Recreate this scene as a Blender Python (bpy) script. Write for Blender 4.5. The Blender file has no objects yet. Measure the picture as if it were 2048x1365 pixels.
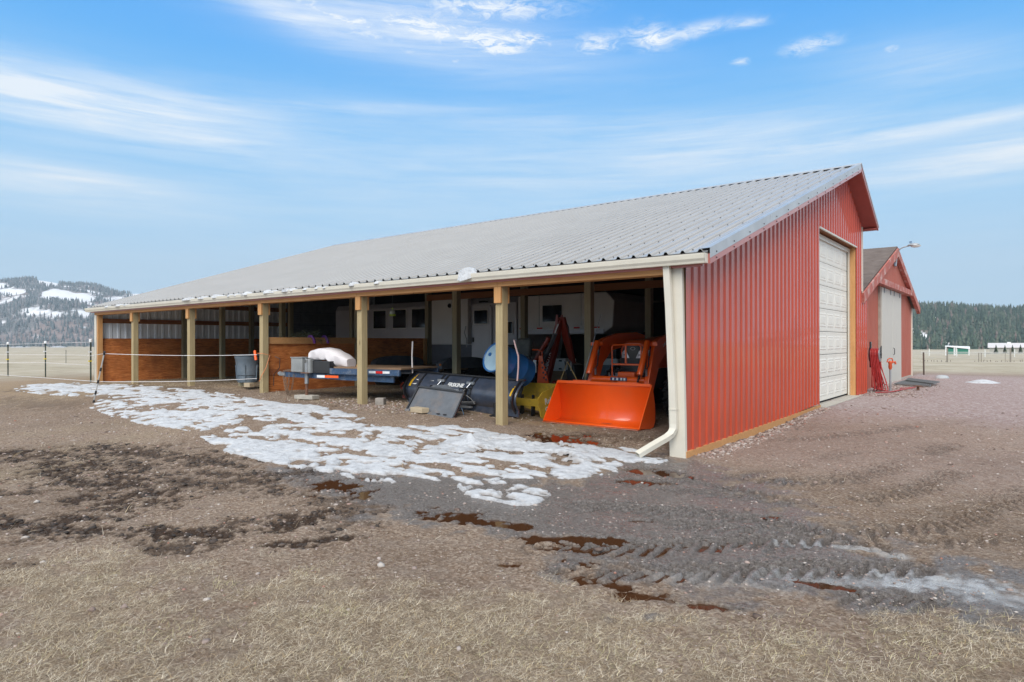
import bpy, bmesh, math, random
import numpy as np
from mathutils import Vector, Matrix
random.seed(7); rng = np.random.default_rng(11)
SC = bpy.context.scene
R = math.radians
# ------------------------------------------------------------------ camera
CAM = np.array([3.4026, -7.797, 1.4719]); FPX = 1295.33; YAW = 0.6726; PITCH = 0.0009; ROLL = -0.0019
_F = np.array([-math.sin(YAW), math.cos(YAW), 0]); _R = np.array([math.cos(YAW), math.sin(YAW), 0]); _U = np.array([0, 0, 1.])
F2 = _F*math.cos(PITCH)+_U*math.sin(PITCH); U2 = _U*math.cos(PITCH)-_F*math.sin(PITCH)
R3 = _R*math.cos(ROLL)+U2*math.sin(ROLL); U3 = U2*math.cos(ROLL)-_R*math.sin(ROLL)
cd = bpy.data.cameras.new('camera'); cam = bpy.data.objects.new('camera', cd); SC.collection.objects.link(cam)
cd.sensor_width = 36; cd.sensor_fit = 'HORIZONTAL'; cd.lens = FPX/2048*36; cd.clip_start = .05; cd.clip_end = 12000
cam.matrix_world = Matrix(((R3[0], U3[0], -F2[0], CAM[0]), (R3[1], U3[1], -F2[1], CAM[1]), (R3[2], U3[2], -F2[2], CAM[2]), (0, 0, 0, 1)))
SC.camera = cam
# ------------------------------------------------------------------ light
SUN_AZ = R(152); SUN_EL = R(43)      # azimuth measured clockwise from +Y
W = bpy.data.worlds.new('World'); SC.world = W; W.use_nodes = True
nt = W.node_tree; nt.nodes.clear(); N = nt.nodes; LK = nt.links
def wn(t, **k):
    n = N.new(t)
    for a, b in k.items(): setattr(n, a, b)
    return n
def wmath(op, a, b=None, c=None, clamp=False):
    n = N.new('ShaderNodeMath'); n.operation = op; n.use_clamp = clamp
    for i, v in enumerate((a, b, c)):
        if v is None: continue
        if isinstance(v, (int, float)): n.inputs[i].default_value = v
        else: LK.new(v, n.inputs[i])
    return n.outputs[0]
tc = wn('ShaderNodeTexCoord'); sx = wn('ShaderNodeSeparateXYZ'); LK.new(tc.outputs['Generated'], sx.inputs[0])
dx, dy, dz = sx.outputs
az = wmath('ARCTAN2', dx, dy)                     # clockwise from +Y
azr = wmath('MULTIPLY', wmath('ADD', az, YAW), 57.2958)      # degrees, 0 = north-west view axis
el = wmath('MULTIPLY', wmath('ARCSINE', dz), 57.2958)
sky = wn('ShaderNodeTexSky', sky_type='NISHITA', sun_disc=False, sun_elevation=SUN_EL, sun_rotation=SUN_AZ, altitude=1500, air_density=1.0, dust_density=.6, ozone_density=1.4)
elf = wmath('DIVIDE', el, 90, clamp=True)
ramp = wn('ShaderNodeValToRGB'); LK.new(elf, ramp.inputs[0])
cr = ramp.color_ramp
stops = [(0, (.54, .76, .95)), (.06, (.50, .74, .95)), (.12, (.35, .67, .98)), (.19, (.17, .55, .99)), (.28, (.075, .42, .98)), (.42, (.06, .32, .84)), (1, (.06, .24, .62))]
cr.elements[0].position = 0; cr.elements[0].color = stops[0][1]+(1,)
cr.elements[1].position = 1; cr.elements[1].color = stops[-1][1]+(1,)
for p_, c_ in stops[1:-1]:
    e = cr.elements.new(p_); e.color = c_+(1,)
vm = wn('ShaderNodeVectorMath', operation='SCALE'); LK.new(ramp.outputs[0], vm.inputs[0]); vm.inputs['Scale'].default_value = 10.0
mixs = wn('ShaderNodeMix', data_type='RGBA'); mixs.inputs[0].default_value = .92
LK.new(sky.outputs[0], mixs.inputs[6]); LK.new(vm.outputs[0], mixs.inputs[7])
# clouds: blobs in (azimuth, elevation) broken up by stretched noise
cmb = wn('ShaderNodeCombineXYZ'); LK.new(azr, cmb.inputs[0]); LK.new(el, cmb.inputs[1])
def wnoise(sx_, sy_, rot, scale, detail, rough, dist=0.0, off=0):
    m = wn('ShaderNodeMapping'); m.inputs['Rotation'].default_value = (0, 0, R(rot)); m.inputs['Scale'].default_value = (sx_, sy_, 1); m.inputs['Location'].default_value = (off, off*.7, 0)
    LK.new(cmb.outputs[0], m.inputs[0])
    n = wn('ShaderNodeTexNoise'); n.inputs['Scale'].default_value = scale; n.inputs['Detail'].default_value = detail; n.inputs['Roughness'].default_value = rough; n.inputs['Distortion'].default_value = dist
    LK.new(m.outputs[0], n.inputs['Vector']); return n.outputs[0]
def blob(a0, e0, sa, se, rot, amp):
    c, s = math.cos(R(rot)), math.sin(R(rot))
    da = wmath('SUBTRACT', azr, a0); de = wmath('SUBTRACT', el, e0)
    u = wmath('ADD', wmath('MULTIPLY', da, c/sa), wmath('MULTIPLY', de, s/sa)); v = wmath('SUBTRACT', wmath('MULTIPLY', de, c/se), wmath('MULTIPLY', da, s/se))
    r2 = wmath('ADD', wmath('MULTIPLY', u, u), wmath('MULTIPLY', v, v))
    return wmath('MULTIPLY', wmath('EXPONENT', wmath('MULTIPLY', r2, -1)), amp)
def px_ae(x, y):
    d = F2*FPX+R3*(x-1024)-U3*(y-682.5); d = d/np.linalg.norm(d)
    return math.degrees(math.atan2(d[0], d[1])+YAW), math.degrees(math.asin(d[2]))
def wsum(L):
    o = L[0]
    for x in L[1:]: o = wmath('ADD', o, x)
    return o
def B(x, y, rx, ry, rot, amp):
    a, e = px_ae(x, y); a2, _ = px_ae(x+rx, y); _, e2 = px_ae(x, y-ry)
    return blob(a, e, abs(a2-a), abs(e2-e), rot, amp)
thin = wsum([B(230, 215, 330, 62, -2, 1.08), B(0, 160, 160, 45, -8, .5), B(820, 55, 360, 75, -8, .95), B(560, 25, 130, 30, -12, .5), B(120, 345, 260, 22, -3, .75), B(100, 385, 300, 30, -4, .5),
             B(1800, 268, 420, 18, 1, .78), B(2050, 300, 260, 50, 2, .62), B(1850, 335, 500, 34, 1, .62), B(700, 215, 200, 12, 3, .42), B(1400, 300, 400, 60, 2, .45), B(1850, 130, 260, 60, -10, .4), B(1150, 250, 500, 30, -4, .3), B(900, 330, 700, 90, 0, .35), B(1024, 520, 1500, 190, 0, .30)])
fib = wnoise(.06, .85, -4, 1.0, 9, .70, .35)
soft = wnoise(.05, .22, 4, .8, 4, .55, .3, 11)
fm = wmath('MULTIPLY', wmath('ADD', wmath('MULTIPLY', fib, 2.1), wmath('MULTIPLY', soft, .55)), 1.0)
thinm = wmath('MULTIPLY', thin, wmath('SUBTRACT', fm, .66), clamp=True)
puff = wsum([B(980, 85, 80, 22, 0, .95), B(830, 52, 90, 22, -8, 1.15), B(560, 30, 120, 14, -10, .7), B(740, 70, 90, 14, -8, .8), B(640, 15, 90, 16, -10, .8), B(700, 40, 60, 10, -10, .6), B(1000, 96, 46, 14, -6, .9), B(1190, 88, 46, 22, 0, .95), B(1300, 76, 46, 26, -10, 1.05), B(1070, 78, 36, 12, -10, .9), B(1390, 62, 70, 14, 5, .75),
             B(1620, 92, 52, 15, 0, .95), B(1500, 46, 40, 9, 0, .6), B(1783, 98, 16, 7, 0, .8), B(1482, 124, 18, 8, 0, .85), B(1040, 20, 110, 24, 0, .65), B(900, 10, 130, 24, 0, .7), B(820, 104, 26, 8, 0, .6), B(912, 122, 10, 7, 0, .7), B(930, 60, 90, 20, -6, .6)])
pn = wnoise(.34, 1.0, -14, 1.25, 9, .72, 1.1, 3)
puffm = wmath('MULTIPLY', wmath('MULTIPLY', puff, wmath('MULTIPLY', wmath('SUBTRACT', pn, .36), 4.2, clamp=True)), 1.05, clamp=True)
cov = wmath('MAXIMUM', wmath('MULTIPLY', thinm, .92), puffm)
# unseen cloud deck over the rest of the sky makes the soft light
d1_ = wmath('MULTIPLY', wmath('SUBTRACT', el, 29), .16, clamp=True); d2_ = wmath('MULTIPLY', wmath('SUBTRACT', wmath('ABSOLUTE', azr), 42), .08, clamp=True)
aa_ = wmath('ABSOLUTE', azr); d3_ = wmath('MAXIMUM', wmath('MULTIPLY', wmath('SUBTRACT', 78, aa_), .08, clamp=True), wmath('MULTIPLY', wmath('SUBTRACT', el, 14), .08, clamp=True)); d2_ = wmath('MULTIPLY', d2_, d3_)
deck = wmath('MULTIPLY', wmath('MAXIMUM', d1_, d2_), wmath('ADD', .55, wmath('MULTIPLY', soft, .7)), clamp=True)
cov2 = wmath('MINIMUM', wmath('MAXIMUM', cov, deck), 1.0)
mixc = wn('ShaderNodeMix', data_type='RGBA'); LK.new(cov2, mixc.inputs[0]); LK.new(mixs.outputs[2], mixc.inputs[6]); mixc.inputs[7].default_value = (9.0, 9.5, 10.0, 1)
bg = wn('ShaderNodeBackground'); bg.inputs[1].default_value = .075; LK.new(mixc.outputs[2], bg.inputs[0])
wo = wn('ShaderNodeOutputWorld'); LK.new(bg.outputs[0], wo.inputs[0])
sl = bpy.data.lights.new('sun', 'SUN'); sl.energy = 2.6; sl.angle = R(45); sl.color = (1, .955, .89)
so = bpy.data.objects.new('sun', sl); SC.collection.objects.link(so)
sd = Vector((math.sin(SUN_AZ)*math.cos(SUN_EL), math.cos(SUN_AZ)*math.cos(SUN_EL), math.sin(SUN_EL)))
so.rotation_euler = sd.to_track_quat('Z', 'Y').to_euler()
SC.view_settings.view_transform = 'Standard'; SC.view_settings.look = 'None'; SC.view_settings.exposure = 0.5; SC.view_settings.gamma = 1
SC.render.engine = 'CYCLES'
try: SC.cycles.max_bounces = 6; SC.cycles.diffuse_bounces = 3; SC.cycles.glossy_bounces = 3
except Exception: pass
# ------------------------------------------------------------------ helpers
COL = SC.collection
class MB:
    def __init__(s): s.v = []; s.f = []
    def add(s, vs, fs):
        o = len(s.v); s.v += [tuple(map(float, v)) for v in vs]; s.f += [tuple(i+o for i in f) for f in fs]; return s
    def box(s, x0, x1, y0, y1, z0, z1):
        v = [(x0,y0,z0),(x1,y0,z0),(x1,y1,z0),(x0,y1,z0),(x0,y0,z1),(x1,y0,z1),(x1,y1,z1),(x0,y1,z1)]
        return s.add(v, [(0,3,2,1),(4,5,6,7),(0,1,5,4),(1,2,6,5),(2,3,7,6),(3,0,4,7)])
    def obox(s, c, size, M=None):
        hx, hy, hz = size[0]/2, size[1]/2, size[2]/2
        v = [Vector(p) for p in ((-hx,-hy,-hz),(hx,-hy,-hz),(hx,hy,-hz),(-hx,hy,-hz),(-hx,-hy,hz),(hx,-hy,hz),(hx,hy,hz),(-hx,hy,hz))]
        if M is not None: v = [M @ p for p in v]
        v = [p+Vector(c) for p in v]
        return s.add(v, [(0,3,2,1),(4,5,6,7),(0,1,5,4),(1,2,6,5),(2,3,7,6),(3,0,4,7)])
    def beam(s, a, b, w, h, up=(0, 0, 1)):
        a = Vector(a); b = Vector(b); d = (b-a); L = d.length; d.normalize()
        x = d.cross(Vector(up))
        if x.length < 1e-4: x = d.cross(Vector((1, 0, 0)))
        x.normalize(); z = x.cross(d)
        vs = [a+x*(w/2*i)+z*(h/2*j) for i, j in ((-1,-1),(1,-1),(1,1),(-1,1))]+[b+x*(w/2*i)+z*(h/2*j) for i, j in ((-1,-1),(1,-1),(1,1),(-1,1))]
        return s.add(vs, [(0,3,2,1),(4,5,6,7),(0,1,5,4),(1,2,6,5),(2,3,7,6),(3,0,4,7)])
    def tube(s, pts, r, n=8, caps=True):
        pts = [Vector(p) for p in pts]; rr = r if isinstance(r, (list, tuple)) else [r]*len(pts)
        rings = []; prev = None
        for i, p in enumerate(pts):
            d = (pts[min(i+1, len(pts)-1)]-pts[max(i-1, 0)]).normalized()
            if prev is None:
                x = d.cross(Vector((0, 0, 1)))
                if x.length < 1e-3: x = Vector((1, 0, 0))
            else: x = prev-d*prev.dot(d)
            x.normalize(); y = d.cross(x); prev = x
            rings.append([p+(x*math.cos(t)+y*math.sin(t))*rr[i] for t in [2*math.pi*k/n for k in range(n)]])
        vs = [q for r_ in rings for q in r_]; fs = []
        for i in range(len(pts)-1):
            for k in range(n): fs.append((i*n+k, i*n+(k+1) % n, (i+1)*n+(k+1) % n, (i+1)*n+k))
        if caps: fs.append(tuple(range(n-1, -1, -1))); fs.append(tuple((len(pts)-1)*n+k for k in range(n)))
        return s.add(vs, fs)
    def prism(s, poly, axis, a0, a1):
        """poly of 2D points extruded along axis ('x': (y,z), 'y': (x,z), 'z': (x,y))"""
        def P(p, a): return (a, p[0], p[1]) if axis == 'x' else ((p[0], a, p[1]) if axis == 'y' else (p[0], p[1], a))
        n = len(poly); vs = [P(p, a0) for p in poly]+[P(p, a1) for p in poly]
        fs = [tuple(range(n)), tuple(range(2*n-1, n-1, -1))]+[(i, i+n, (i+1) % n+n, (i+1) % n) for i in range(n)]
        return s.add(vs, fs)
    def sheet(s, rows):
        n = len(rows[0]); vs = [p for r_ in rows for p in r_]
        fs = [(i*n+k, i*n+k+1, (i+1)*n+k+1, (i+1)*n+k) for i in range(len(rows)-1) for k in range(n-1)]
        return s.add(vs, fs)
    def lathe(s, prof, M, n=24, arc=(0, 2*math.pi)):
        """prof (radius, height) about local z, placed by matrix M"""
        full = abs(arc[1]-arc[0]-2*math.pi) < 1e-6; m = n if full else n+1; vs = []
        for r_, h in prof:
            for k in range(m):
                t = arc[0]+(arc[1]-arc[0])*k/n; vs.append(M @ Vector((r_*math.cos(t), r_*math.sin(t), h)))
        fs = []
        for i in range(len(prof)-1):
            for k in range(n):
                k2 = (k+1) % m; fs.append((i*m+k, i*m+k2, (i+1)*m+k2, (i+1)*m+k))
        return s.add(vs, fs)
    def obj(s, name, m, parent=None, smooth=False, bevel=0, fixn=True):
        me = bpy.data.meshes.new(name); me.from_pydata(s.v, [], s.f); me.validate()
        if fixn:
            bm = bmesh.new(); bm.from_mesh(me); bmesh.ops.recalc_face_normals(bm, faces=bm.faces); bm.to_mesh(me); bm.free()
        o = bpy.data.objects.new(name, me); COL.objects.link(o)
        if m is not None: me.materials.append(m)
        if smooth:
            me.polygons.foreach_set('use_smooth', [True]*len(me.polygons)); me.update()
            try: me.set_sharp_from_angle(angle=R(38))
            except Exception: pass
        if bevel:
            b = o.modifiers.new('bevel', 'BEVEL'); b.width = bevel; b.segments = 2; b.limit_method = 'ANGLE'; b.angle_limit = R(40)
        if parent is not None:
            o.parent = parent; o.matrix_parent_inverse = parent.matrix_world.inverted()
        return o
def thing(name, label, cat, loc=(0, 0, 0), group=None):
    o = bpy.data.objects.new(name, None); COL.objects.link(o); o.empty_display_size = .2
    o.matrix_world = Matrix.Translation(Vector(loc)); o.location = loc
    bpy.context.view_layer.update() if False else None
    o['label'] = label; o['category'] = cat
    if group: o['group'] = group
    return o
_old_obj = MB.obj
def _obj(s, name, m, parent=None, **k):
    # geometry is given in world coordinates; shift it into the parent thing's frame (all parents are unrotated Empties or meshes at 0)
    o = _old_obj(s, name, m, None, **k)
    if parent is not None:
        o.parent = parent
        off = Vector((0, 0, 0)); q = parent
        while q is not None: off += Vector(q.location); q = q.parent
        if off.length > 0: o.data.transform(Matrix.Translation(-off))
    return o
MB.obj = _obj
def tag(o, label, cat, group=None, kind=None):
    if label: o['label'] = label
    if cat: o['category'] = cat
    if group: o['group'] = group
    if kind: o['kind'] = kind
    return o
def struct(o): o['kind'] = 'structure'; return o
def base(o):
    """move a top-level mesh's origin to its base"""
    vs = np.array([v.co[:] for v in o.data.vertices]); c = Vector(((vs[:, 0].min()+vs[:, 0].max())/2, (vs[:, 1].min()+vs[:, 1].max())/2, vs[:, 2].min()))
    o.data.transform(Matrix.Translation(-c)); o.location = c; return o
def copy_tree(o, parent=None):
    c = o.copy(); COL.objects.link(c); c.parent = parent
    for ch in o.children: copy_tree(ch, c)
    return c
# ---- noise
def _hash(ix, iy, seed):
    h = (ix.astype(np.int64)*374761393+iy.astype(np.int64)*668265263+seed*982451653) & 0xffffffff
    h = ((h ^ (h >> 13))*1274126177) & 0xffffffff
    return ((h ^ (h >> 16)) & 0xffff)/65535.0
def vnoise(x, y, seed=0):
    ix = np.floor(x); iy = np.floor(y); fx = x-ix; fy = y-iy; fx = fx*fx*(3-2*fx); fy = fy*fy*(3-2*fy)
    a = _hash(ix, iy, seed); b = _hash(ix+1, iy, seed); c = _hash(ix, iy+1, seed); d = _hash(ix+1, iy+1, seed)
    return a+(b-a)*fx+(c-a)*fy+(a-b-c+d)*fx*fy
def fbm(x, y, scale=1, octv=4, seed=0, gain=.5):
    x = np.asarray(x, float); y = np.asarray(y, float)
    s = 0; a = 1; t = 0
    for i in range(octv):
        cx_ = x*scale*math.cos(i*.7)-y*scale*math.sin(i*.7); cy_ = x*scale*math.sin(i*.7)+y*scale*math.cos(i*.7)
        s = s+a*vnoise(cx_+i*17.3, cy_-i*9.1, seed+i*31); t += a; a *= gain; scale *= 2.03
    return s/t
def sstep(a, b, x):
    t = np.clip((x-a)/(b-a), 0, 1); return t*t*(3-2*t)
# ---- ground height (smooth part)
_hx = np.array([-60, -26, -19.6, -16.8, -13.4, -9.9, -6.5, -3.07, 0, 4, 60]); _hz = np.array([.05, .14, .22, .28, .36, .35, .29, .18, -.01, -.03, 0])
def H(x, y):
    x = np.asarray(x, float); y = np.asarray(y, float)
    h = np.interp(x, _hx, _hz)
    s = sstep(-4.5, -.2, y)*(1-.35*sstep(3, 8, y))
    h = h*s
    h = h-.06*np.exp(-((x+8.4)**2+(y-.1)**2)/.5)-.13*np.exp(-((x+3.1)**2+(y-1.9)**2)/1.1)
    h = h+np.where(x > -1.5, 1, 0)*.09*sstep(3, 6.5, y)*sstep(-1.5, -.2, x)
    d = np.hypot(x-CAM[0], y-CAM[1])
    ang = np.arctan2((x-CAM[0])*_R[0]+(y-CAM[1])*_R[1], (x-CAM[0])*_F[0]+(y-CAM[1])*_F[1])
    h = h-sstep(30, 260, d)*(1.6+1.6*sstep(-.2, .5, ang))-sstep(260, 1200, d)*3.0*(ang < 0)
    return h
def hz(x, y): return float(H(x, y))
def ray(u, v): return F2*FPX+R3*(u-1024)-U3*(v-682.5)
def G(u, v, dz=0):
    r_ = ray(u, v); z = 0.0
    for _ in range(12):
        P = CAM+r_*((z-CAM[2])/r_[2]); z = .5*z+.5*(hz(P[0], P[1])+dz)
    return P
def ony(u, v, y): r_ = ray(u, v); return CAM+r_*(y-CAM[1])/r_[1]
def onx(u, v, x): r_ = ray(u, v); return CAM+r_*(x-CAM[0])/r_[0]
def PX(P):
    d = np.asarray(P, float)-CAM; z = d @ F2
    return 1024+FPX*(d @ R3)/z, 682.5-FPX*(d @ U3)/z
def seg_dist(x, y, pts):
    """distance to polyline, signed side, arclength"""
    best = np.full(x.shape, 1e9); sg = np.zeros(x.shape); sl_ = np.zeros(x.shape); acc = 0
    for (x0, y0), (x1, y1) in zip(pts[:-1], pts[1:]):
        dx_, dy_ = x1-x0, y1-y0; L = math.hypot(dx_, dy_); t = np.clip(((x-x0)*dx_+(y-y0)*dy_)/L**2, 0, 1)
        ex = x-(x0+t*dx_); ey = y-(y0+t*dy_); d = np.hypot(ex, ey); m = d < best
        best = np.where(m, d, best); sg = np.where(m, np.sign(dx_*ey-dy_*ex), sg); sl_ = np.where(m, acc+t*L, sl_); acc += L
    return best, sg, sl_
def in_poly(x, y, poly):
    c = np.zeros(x.shape, bool); n = len(poly); j = n-1
    for i in range(n):
        xi, yi = poly[i]; xj, yj = poly[j]
        m = ((yi > y) != (yj > y)) & (x < (xj-xi)*(y-yi)/((yj-yi)+1e-12)+xi); c ^= m; j = i
    return c
def poly_sdf(x, y, poly):
    d, _, _ = seg_dist(x, y, list(poly)+[poly[0]]); return np.where(in_poly(x, y, poly), d, -d)
# ------------------------------------------------------------------ materials
MATS = {}
def new_mat(name):
    m = bpy.data.materials.new(name); m.use_nodes = True; m.node_tree.nodes.clear(); return m
class NT:
    def __init__(s, m): s.t = m.node_tree; s.n = s.t.nodes; s.l = s.t.links; s.o = s.n.new('ShaderNodeOutputMaterial'); s.b = s.n.new('ShaderNodeBsdfPrincipled'); s.l.new(s.b.outputs[0], s.o.inputs[0]); s.geo = None
    def pos(s):
        if s.geo is None: s.geo = s.n.new('ShaderNodeNewGeometry')
        return s.geo.outputs['Position']
    def set(s, i, v):
        if hasattr(v, 'is_linked') or hasattr(v, 'links'): s.l.new(v, i)
        elif isinstance(v, (tuple, list)) and len(v) == 3 and i.type == 'RGBA': i.default_value = tuple(v)+(1,)
        else: i.default_value = v
    def math(s, op, a, b=None, clamp=False):
        n = s.n.new('ShaderNodeMath'); n.operation = op; n.use_clamp = clamp; s.set(n.inputs[0], a)
        if b is not None: s.set(n.inputs[1], b)
        return n.outputs[0]
    def noise(s, scale, detail=4, rough=.55, stretch=(1, 1, 1), vec=None, dist=0, rot=(0, 0, 0)):
        m = s.n.new('ShaderNodeMapping'); m.inputs['Scale'].default_value = stretch; m.inputs['Rotation'].default_value = rot; s.l.new(vec if vec is not None else s.pos(), m.inputs[0])
        n = s.n.new('ShaderNodeTexNoise'); n.inputs['Scale'].default_value = scale; n.inputs['Detail'].default_value = detail; n.inputs['Roughness'].default_value = rough; n.inputs['Distortion'].default_value = dist
        s.l.new(m.outputs[0], n.inputs['Vector']); return n.outputs[0]
    def vor(s, scale, stretch=(1, 1, 1), out='Distance', feature='F1'):
        m = s.n.new('ShaderNodeMapping'); m.inputs['Scale'].default_value = stretch; s.l.new(s.pos(), m.inputs[0])
        n = s.n.new('ShaderNodeTexVoronoi'); n.feature = feature; n.inputs['Scale'].default_value = scale; s.l.new(m.outputs[0], n.inputs['Vector']); return n.outputs[out]
    def ramp(s, f, stops):
        n = s.n.new('ShaderNodeValToRGB'); s.l.new(f, n.inputs[0]); c = n.color_ramp
        while len(c.elements) < len(stops): c.elements.new(.5)
        for e, (p, col) in zip(c.elements, stops):
            e.position = p; e.color = (tuple(col)+(1,)) if isinstance(col, (tuple, list)) else (col, col, col, 1)
        return n.outputs[0]
    def mix(s, f, a, b, mode='MIX'):
        n = s.n.new('ShaderNodeMix'); n.data_type = 'RGBA'; n.blend_type = mode; s.set(n.inputs[0], f); s.set(n.inputs[6], a); s.set(n.inputs[7], b); return n.outputs[2]
    def attr(s, name):
        n = s.n.new('ShaderNodeAttribute'); n.attribute_name = name; return n.outputs['Fac']
    def bump(s, h, strength=.3, dist=.01, prev=None):
        n = s.n.new('ShaderNodeBump'); n.inputs['Strength'].default_value = strength; n.inputs['Distance'].default_value = dist; s.l.new(h, n.inputs['Height'])
        if prev is not None: s.l.new(prev, n.inputs['Normal'])
        s.l.new(n.outputs[0], s.b.inputs['Normal']); return n.outputs[0]
    def fin(s, **k):
        for a, b in k.items():
            key = {'col': 'Base Color', 'rough': 'Roughness', 'metal': 'Metallic', 'spec': 'Specular IOR Level', 'coat': 'Coat Weight', 'crough': 'Coat Roughness', 'em': 'Emission Color', 'ems': 'Emission Strength', 'sss': 'Subsurface Weight', 'trans': 'Transmission Weight', 'ior': 'IOR', 'alpha': 'Alpha'}[a]
            s.set(s.b.inputs[key], b)
def simple(name, col, rough=.6, metal=0, var=.15, scale=6, bump=0, dirt=None, dirt_amt=.35, dirt_scale=3, coat=0, bscale=60, stretch=(1, 1, 1), spec=.5, rvar=0):
    if name in MATS: return MATS[name]
    m = new_mat(name); t = NT(m)
    n = t.noise(scale, 5, .6, stretch)
    lo = tuple(c*(1-var) for c in col); hi = tuple(min(1, c*(1+var)) for c in col)
    c = t.ramp(n, [(.3, lo), (.7, hi)])
    if dirt is not None:
        dn = t.noise(dirt_scale, 6, .7, stretch); f = t.ramp(dn, [(.5, 0.0), (.72, 1.0)])
        c = t.mix(t.math('MULTIPLY', f, dirt_amt), c, dirt)
    r_ = rough
    if rvar: r_ = t.math('ADD', t.math('MULTIPLY', t.noise(scale*2.3, 4, .6), rvar*2), rough-rvar)
    t.fin(col=c, rough=r_, metal=metal, spec=spec, coat=coat)
    if bump: t.bump(t.noise(bscale, 3, .6, stretch), bump, .004)
    MATS[name] = m; return m
def wood(name, a, b, grain=(1, 1, .06), scale=30, rough=.75, knots=True, plank=None):
    m = new_mat(name); t = NT(m)
    n = t.noise(scale, 6, .65, grain, dist=.8); c = t.ramp(n, [(.25, a), (.75, b)])
    big = t.noise(1.7, 3, .6); c = t.mix(t.math('MULTIPLY', big, .55), c, tuple(x*.72 for x in a), 'MIX')
    if knots:
        k = t.vor(2.6, tuple(g if g < 1 else 1.6 for g in grain) if False else (1.4, 1.4, .5)); f = t.ramp(k, [(.03, 1.0), (.08, 0.0)])
        c = t.mix(t.math('MULTIPLY', f, .7), c, tuple(x*.3 for x in a))
    t.fin(col=c, rough=rough, spec=.3); t.bump(n, .25, .002); MATS[name] = m; return m
# ------------------------------------------------------------------ ground
def gp(L): return [tuple(G(u, v)[:2]) for u, v in L]
MUD = [(gp(L), w, a) for L, w, a in [
    ([(0, 905), (80, 905), (130, 955), (200, 985), (250, 1000)], .34, 1), ([(170, 918), (250, 955), (310, 985), (270, 1010), (150, 1040)], .34, 1), ([(90, 930), (100, 960), (190, 980)], .25, .8),
    ([(-60, 1040), (0, 1045), (150, 1062), (300, 1062), (450, 1070), (560, 1050), (640, 1025)], .20, 1), ([(170, 895), (260, 900), (380, 915), (465, 928)], .34, .85), ([(380, 945), (470, 950), (600, 948)], .28, .85), ([(540, 1092), (600, 1085), (705, 1078)], .12, 1.1),
    ([(240, 905), (300, 945), (370, 970), (520, 965), (560, 970)], .3, .75), ([(330, 1090), (420, 1085), (470, 1045), (640, 1030)], .17, .8), ([(660, 1000), (720, 1010), (690, 1050)], .26, .6), ([(0, 985), (130, 982)], .16, .8), ([(550, 985), (640, 985)], .16, .7),
    ([(60, 778), (240, 772), (420, 780)], .7, .45), ([(0, 800), (140, 812)], .6, .35), ([(940, 905), (1060, 905), (1200, 895)], .3, .5), ([(1180, 870), (1300, 880)], .3, .4), ([(0, 1130), (60, 1130)], .12, .5), ([(590, 830), (800, 870)], .3, .3)]]
WETP = gp([(560, 905), (640, 915), (720, 930), (900, 950), (1130, 955), (1250, 925), (1320, 905), (1400, 925), (1500, 950), (1570, 1000), (1660, 1040), (1760, 1085), (1850, 1125), (2100, 1165), (2100, 1260), (1900, 1235), (1650, 1225), (1450, 1232), (1300, 1205), (1180, 1160), (1080, 1100), (960, 1065), (860, 1045), (740, 1030), (650, 990), (560, 960)])
ICE = [(gp([(1790, 1160), (1880, 1168), (1960, 1180)]), .17, .95), (gp([(1930, 1185), (2100, 1215)]), .17, .7), (gp([(1560, 1150), (1780, 1165)]), .14, .5), (gp([(1330, 1150), (1560, 1165)]), .12, .28), (gp([(1560, 1080), (1720, 1095), (1800, 1110)]), .05, .6)]
PUD = [(gp(L), w) for L, w in [([(655, 968), (690, 975)], .22), ([(700, 980), (735, 985)], .12), ([(850, 1024), (925, 1032)], .13), ([(930, 1038), (1040, 1052)], .085), ([(1045, 1072), (1230, 1078)], .06), ([(1120, 1095), (1180, 1100)], .05),
       ([(1130, 1118), (1165, 1122)], .05), ([(1155, 1158), (1250, 1170)], .045), ([(1255, 1190), (1325, 1193)], .06), ([(1380, 1205), (1480, 1215)], .035), ([(1100, 876), (1160, 881)], .42), ([(1000, 892), (1090, 885)], .10), ([(1275, 940), (1345, 948)], .12), ([(1250, 960), (1330, 965)], .07),
       ([(1000, 1128), (1060, 1126)], .02), ([(1640, 1168), (1720, 1176)], .03), ([(1600, 1160), (1640, 1164)], .03), ([(1530, 1030), (1560, 1032)], .03), ([(720, 955), (760, 960)], .06), ([(1270, 1040), (1300, 1042)], .03)]]
TRK = [(gp(L), w, p, a) for L, w, p, a in [
    ([(1545, 965), (1680, 960), (1800, 930), (1900, 890)], .22, .13, 1), ([(1730, 1000), (1850, 975), (1900, 945)], .2, .13, 1), ([(1700, 1062), (1850, 1050), (2000, 1010), (2120, 975)], .26, .15, 1), ([(1850, 1082), (2100, 1070)], .2, .15, .9),
    ([(1100, 1090), (1250, 1092), (1420, 1085), (1650, 1075)], .2, .16, 1), ([(1120, 1140), (1350, 1142), (1560, 1135), (1820, 1135)], .2, .15, 1), ([(1350, 1045), (1500, 1058), (1700, 1062)], .17, .15, .8), ([(1350, 980), (1480, 990), (1600, 1010)], .2, .15, .6), ([(1180, 1010), (1380, 1022), (1560, 1045), (1740, 1095)], .2, .15, 1), ([(1330, 945), (1460, 975), (1560, 1000)], .2, .15, .9), ([(1400, 1180), (1640, 1185), (1850, 1200)], .2, .16, .8), ([(1560, 880), (1700, 870), (1850, 850)], .22, .14, .7), ([(1260, 965), (1450, 960), (1600, 930), (1700, 905)], .17, .13, .5)]]
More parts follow.
